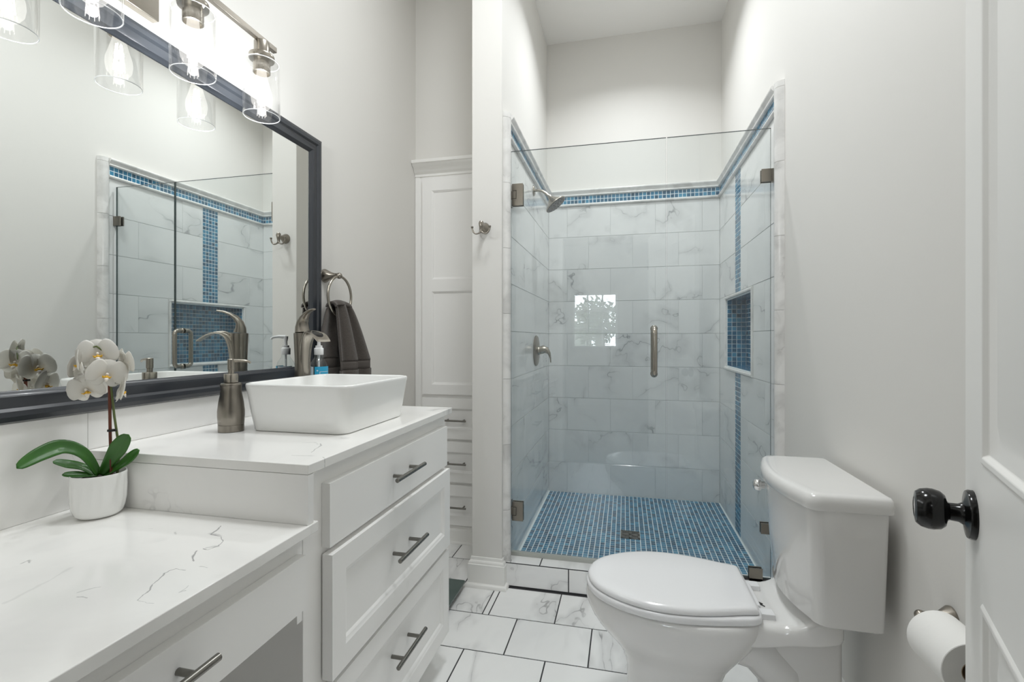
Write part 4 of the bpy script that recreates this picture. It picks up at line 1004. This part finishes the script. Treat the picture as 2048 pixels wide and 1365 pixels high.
# rear shelf that carries the tank
def rr2(x, hw, z0, z1, r=.02, n=5):
    return [(x, TY + (TK - TY) * min(1, max(0, (x - .3) / .2)) + a, b_) for a, b_ in rrect(0, (z0 + z1) / 2, hw, (z1 - z0) / 2, min(r, (z1 - z0) / 2 - .001), n)]
mb = MB(); mb.rings([rr2(.25, .12, .315, .384), rr2(.32, .128, .322, .397), rr2(.37, .130, .333, .3975), rr2(.41, .132, .345, .3985), rr2(.435, .136, .352, .408), rr2(.46, .140, .358, .425), rr2(.485, .142, .364, .4405), rr2(.515, .140, .370, .443), rr2(.533, .136, .374, .443), rr2(.541, .128, .380, .438)]); obj('shelf', mb, M['porc'], to, smooth=60, sub=1)
mb = MB()
for (xa, ya), (xb_, yb_) in (((.3665, 1.501), (.3800, 1.487)), ((.3690, 1.489), (.3825, 1.475)), ((.364, 1.507), (.3715, 1.484)), ((.371, 1.496), (.3765, 1.481))):
    d = Vector((xb_ - xa, yb_ - ya)).normalized(); nx_, ny_ = -d.y * .0009, d.x * .0009
    mb.rings([[(xa + nx_, ya + ny_, h), (xa - nx_, ya - ny_, h), (xb_ - nx_, yb_ - ny_, h), (xb_ + nx_, yb_ + ny_, h)] for h in (.3960, .4003)])
o = obj('printed_mark', mb, M['dark'], to, smooth=0); o['label'] = 'tiny dark printed mark'
# trapway and foot behind the pedestal
mb = MB()
mb.tube([(.18, TY, .17), (.235, TY, .245), (.30, TY, .285), (.37, TY, .272), (.425, TY, .215), (.445, TY, .14), (.425, TY, .07), (.40, TY, .03)], [.062, .066, .070, .070, .068, .064, .062, .06], 20, flat=1.0, up=(0, 1, 0))
obj('trapway', mb, M['porc'], to, smooth=60)
mb = MB(); mb.prism(rrect(.36, TY, .15, .094, .06, 8), lambda u, v, h: (u, v, h), .0005, .04); mb.box(.40, .57, TY - .055, TY + .055, .035, .37); obj('foot', mb, M['porc'], to, .012, smooth=60, seg=3)
# seat and lid
def outline(pts, dx=0.0, s=1.0):
    a = [(x + dx, TY - w * s) for x, w in pts]; b_ = [(x + dx, TY + w * s) for x, w in pts[::-1]]
    return a + b_
def spl(pts, m=5):
    out = []
    for i in range(len(pts) - 1):
        p0, p1, p2, p3 = [Vector(pts[k]) for k in (max(i - 1, 0), i, i + 1, min(i + 2, len(pts) - 1))]
        for k in range(m):
            t = k / m; out.append(tuple(.5 * ((2 * p1) + (p2 - p0) * t + (2 * p0 - 5 * p1 + 4 * p2 - p3) * t * t + (3 * p1 - p0 - 3 * p2 + p3) * t ** 3)))
    out.append(tuple(pts[-1])); return out
LIDP = spl([(-.110, .004), (-.106, .03), (-.095, .062), (-.07, .098), (-.02, .137), (.04, .163), (.10, .174), (.16, .173), (.22, .163), (.27, .149), (.31, .137), (.335, .131), (.345, .126), (.348, .112)])
SEATP = spl([(-.114, .004), (-.110, .032), (-.099, .064), (-.074, .101), (-.023, .141), (.04, .167), (.10, .178), (.16, .1775), (.22, .170), (.27, .160), (.31, .150), (.335, .142), (.352, .128), (.358, .10)])
def slab(mb, P, prof):
    c0 = (.13, TY)
    for_rings = []
    for ins, z in prof:
        ring = []
        o_ = outline(P); n_ = len(o_)
        if ins < 0:
            for_rings.append([(c0[0] + (x - c0[0]) * -ins, c0[1] + (y - c0[1]) * -ins, z) for x, y in o_]); continue
        for i, (x, y) in enumerate(o_):
            a = Vector(o_[i - 1]); b_ = Vector(o_[(i + 1) % n_]); d = (b_ - a).normalized(); nr = Vector((-d.y, d.x))
            ring.append((x + nr.x * ins, y + nr.y * ins, z))
        for_rings.append(ring)
    mb.rings(for_rings)
mb = MB(); slab(mb, SEATP, [(.008, .3965), (.002, .398), (0, .402), (0, .412), (.002, .416), (.007, .418)]); obj('seat', mb, M['plastic'], to, smooth=60)
mb = MB(); slab(mb, LIDP, [(.006, .4195), (.001, .4205), (0, .423), (.0005, .429), (.004, .4345), (-.955, .4370), (-.90, .4382), (-.75, .4388), (-.4, .439)]); obj('lid', mb, M['plastic'], to, smooth=60)
for sg in (-1, 1):
    mb = MB(); mb.box(.350, .392, TY - .010 + sg * .077 - .016, TY - .010 + sg * .077 + .016, .396, .412); obj('hinge_cover', mb, M['plastic'], to, .002)
mb = MB(); mb.box(.344, .366, TY - .062, TY + .062, .397, .414); o = obj('hinge_bar', mb, M['plastic'], to, .003)
# tank
def tank_ring(z, x0, x1, y0, y1, bow, r=.03, n=5, m=9):
    pts = []
    for i in range(m): t = i / (m - 1); pts.append((x0 + bow * (2 * t - 1) ** 2 if True else x0, y0 + r + (y1 - y0 - 2 * r) * (1 - t)))
    base = [(x, y) for x, y in pts]
    c = x0 + bow
    base += [(c + r * (1 - math.cos(a)), y0 + r - r * math.sin(a)) for a in [PI / 2 * i / n for i in range(1, n + 1)]]
    rb = .012
    base += [(x1 - rb + rb * math.sin(a), y0 + rb - rb * math.cos(a)) for a in [PI / 2 * i / n for i in range(n + 1)]]
    base += [(x1 - rb + rb * math.cos(a), y1 - rb + rb * math.sin(a)) for a in [PI / 2 * i / n for i in range(n + 1)]]
    base += [(c + r - r * math.sin(a), y1 - r + r * math.cos(a)) for a in [PI / 2 * i / n for i in range(n + 1)]][:-1]
    return [(x, y, z) for x, y in base]
mb = MB()
mb.rings([tank_ring(.444, .430, .600, 1.318, 1.676, .030), tank_ring(.450, .422, .604, 1.312, 1.682, .030), tank_ring(.60, .412, .606, 1.305, 1.689, .030), tank_ring(.736, .405, .608, 1.300, 1.694, .030)]); obj('tank', mb, M['porc'], to, smooth=50)
mb = MB()
mb.rings([tank_ring(.7365, .397, .612, 1.292, 1.702, .031), tank_ring(.739, .393, .614, 1.289, 1.705, .032), tank_ring(.758, .392, .614, 1.288, 1.706, .032), tank_ring(.769, .396, .613, 1.291, 1.703, .032), tank_ring(.7745, .404, .610, 1.297, 1.697, .031), tank_ring(.776, .42, .604, 1.308, 1.686, .030)]); obj('tank_lid', mb, M['porc'], to, smooth=60)
mb = MB(); mb.lathe([(.012, 0), (.012, .010), (.017, .012), (.0185, .020), (.016, .028), (.009, .033), (.0, .034)], (.427, 1.652, .690), (-1, 0, 0), 20); o = obj('flush_lever', mb, M['chrome'], to, smooth=50); o['label'] = 'small chrome flush knob'

# ---------------------------------------------------------------- toilet paper
RX, RZC, RA0, RA1, RRAD = .580, .592, .975, 1.080, .0500
tp = thing('toilet_paper_holder', (WR, 1.03, RZC), 'brushed nickel toilet paper holder on the right wall', 'toilet paper holder')
for yy in (RA0 - .036, RA1 + .052):
    mb = MB(); mb.lathe([(.024, 0), (.024, .004), (.013, .02), (.009, .04), (.0085, WR - RX)], (WR, yy, RZC), (-1, 0, 0), 24); mb.sphere((RX, yy, RZC), .0105, 10); obj('post', mb, M['nickel_d'], tp, smooth=50)
mb = MB(); mb.cyl((RX, RA0 - .034, RZC), (RX, RA1 + .05, RZC), .005, 12); obj('spindle', mb, M['nickel_d'], tp)
rl = thing('toilet_paper_roll', (RX, 1.03, RZC), 'white toilet paper roll hanging on the right wall holder', 'toilet paper')
zr_ = RZC - .011
mb = MB(); mb.lathe([(.0205, RA0), (RRAD - .001, RA0), (RRAD, RA0 + .001), (RRAD, RA1 - .001), (RRAD - .001, RA1), (.0205, RA1)], (RX, 0, zr_), (0, 1, 0), 48, False, False)
obj('paper', mb, M['paper'], rl, smooth=40)
mb = MB(); mb.lathe([(.0205, RA0), (.0205, RA1), (.0192, RA1), (.0192, RA0), (.0205, RA0)], (RX, 0, zr_), (0, 1, 0), 32, False, False); obj('core', mb, M['ptube'], rl)

# ---------------------------------------------------------------- open door
LPt = Vector((.490, .845)); dv = Vector((.358, .934)); dv.normalize(); nv = Vector((-dv.y, dv.x))
hinge_pt = LPt - dv * .80
def dfn(u, v, h):   # u from the hinge, h outwards on the visible side
    p = hinge_pt + dv * u + nv * (h - .035); return (p.x, p.y, v)
mb = MB(); panel_slab(mb, dfn, (0, .80), (.008, 2.04), .035, [(.12, .372, .23, .805), (.428, .70, .23, .805), (.12, .372, .985, 1.90), (.428, .70, .985, 1.90)], .028, .009, .006, .003)
dr = struct('door_1', mb, M['door'], .0015)
dr['label'] = 'white panelled bathroom door standing open on the right'; dr['category'] = 'door'
def dpt(t, z, h): p = LPt - dv * t + nv * h; return (p.x, p.y, z)
mb = MB(); zk = .905; nv3 = (nv.x, nv.y, 0)
mb.lathe([(.0335, 0), (.0335, .005), (.032, .0075), (.024, .0085), (.0155, .011), (.0125, .016), (.0118, .030)], dpt(.052, zk, .0), nv3, 36)
mb.lathe([(.0118, .028), (.014, .031), (.022, .033), (.0265, .038), (.0285, .046), (.0285, .052), (.0265, .060), (.022, .0655), (.014, .067), (.0135, .0665), (.0, .0665)], dpt(.052, zk, -.003), nv3, 36)
o = obj('door_knob', mb, M['black'], dr, smooth=40); o['label'] = 'glossy black round door knob'
for zz in (.25, 1.05, 1.80):
    mb = MB(); p = hinge_pt + nv * .004; mb.cyl((p.x, p.y, zz - .045), (p.x, p.y, zz + .045), .007, 12); obj('door_hinge', mb, M['black'], dr)
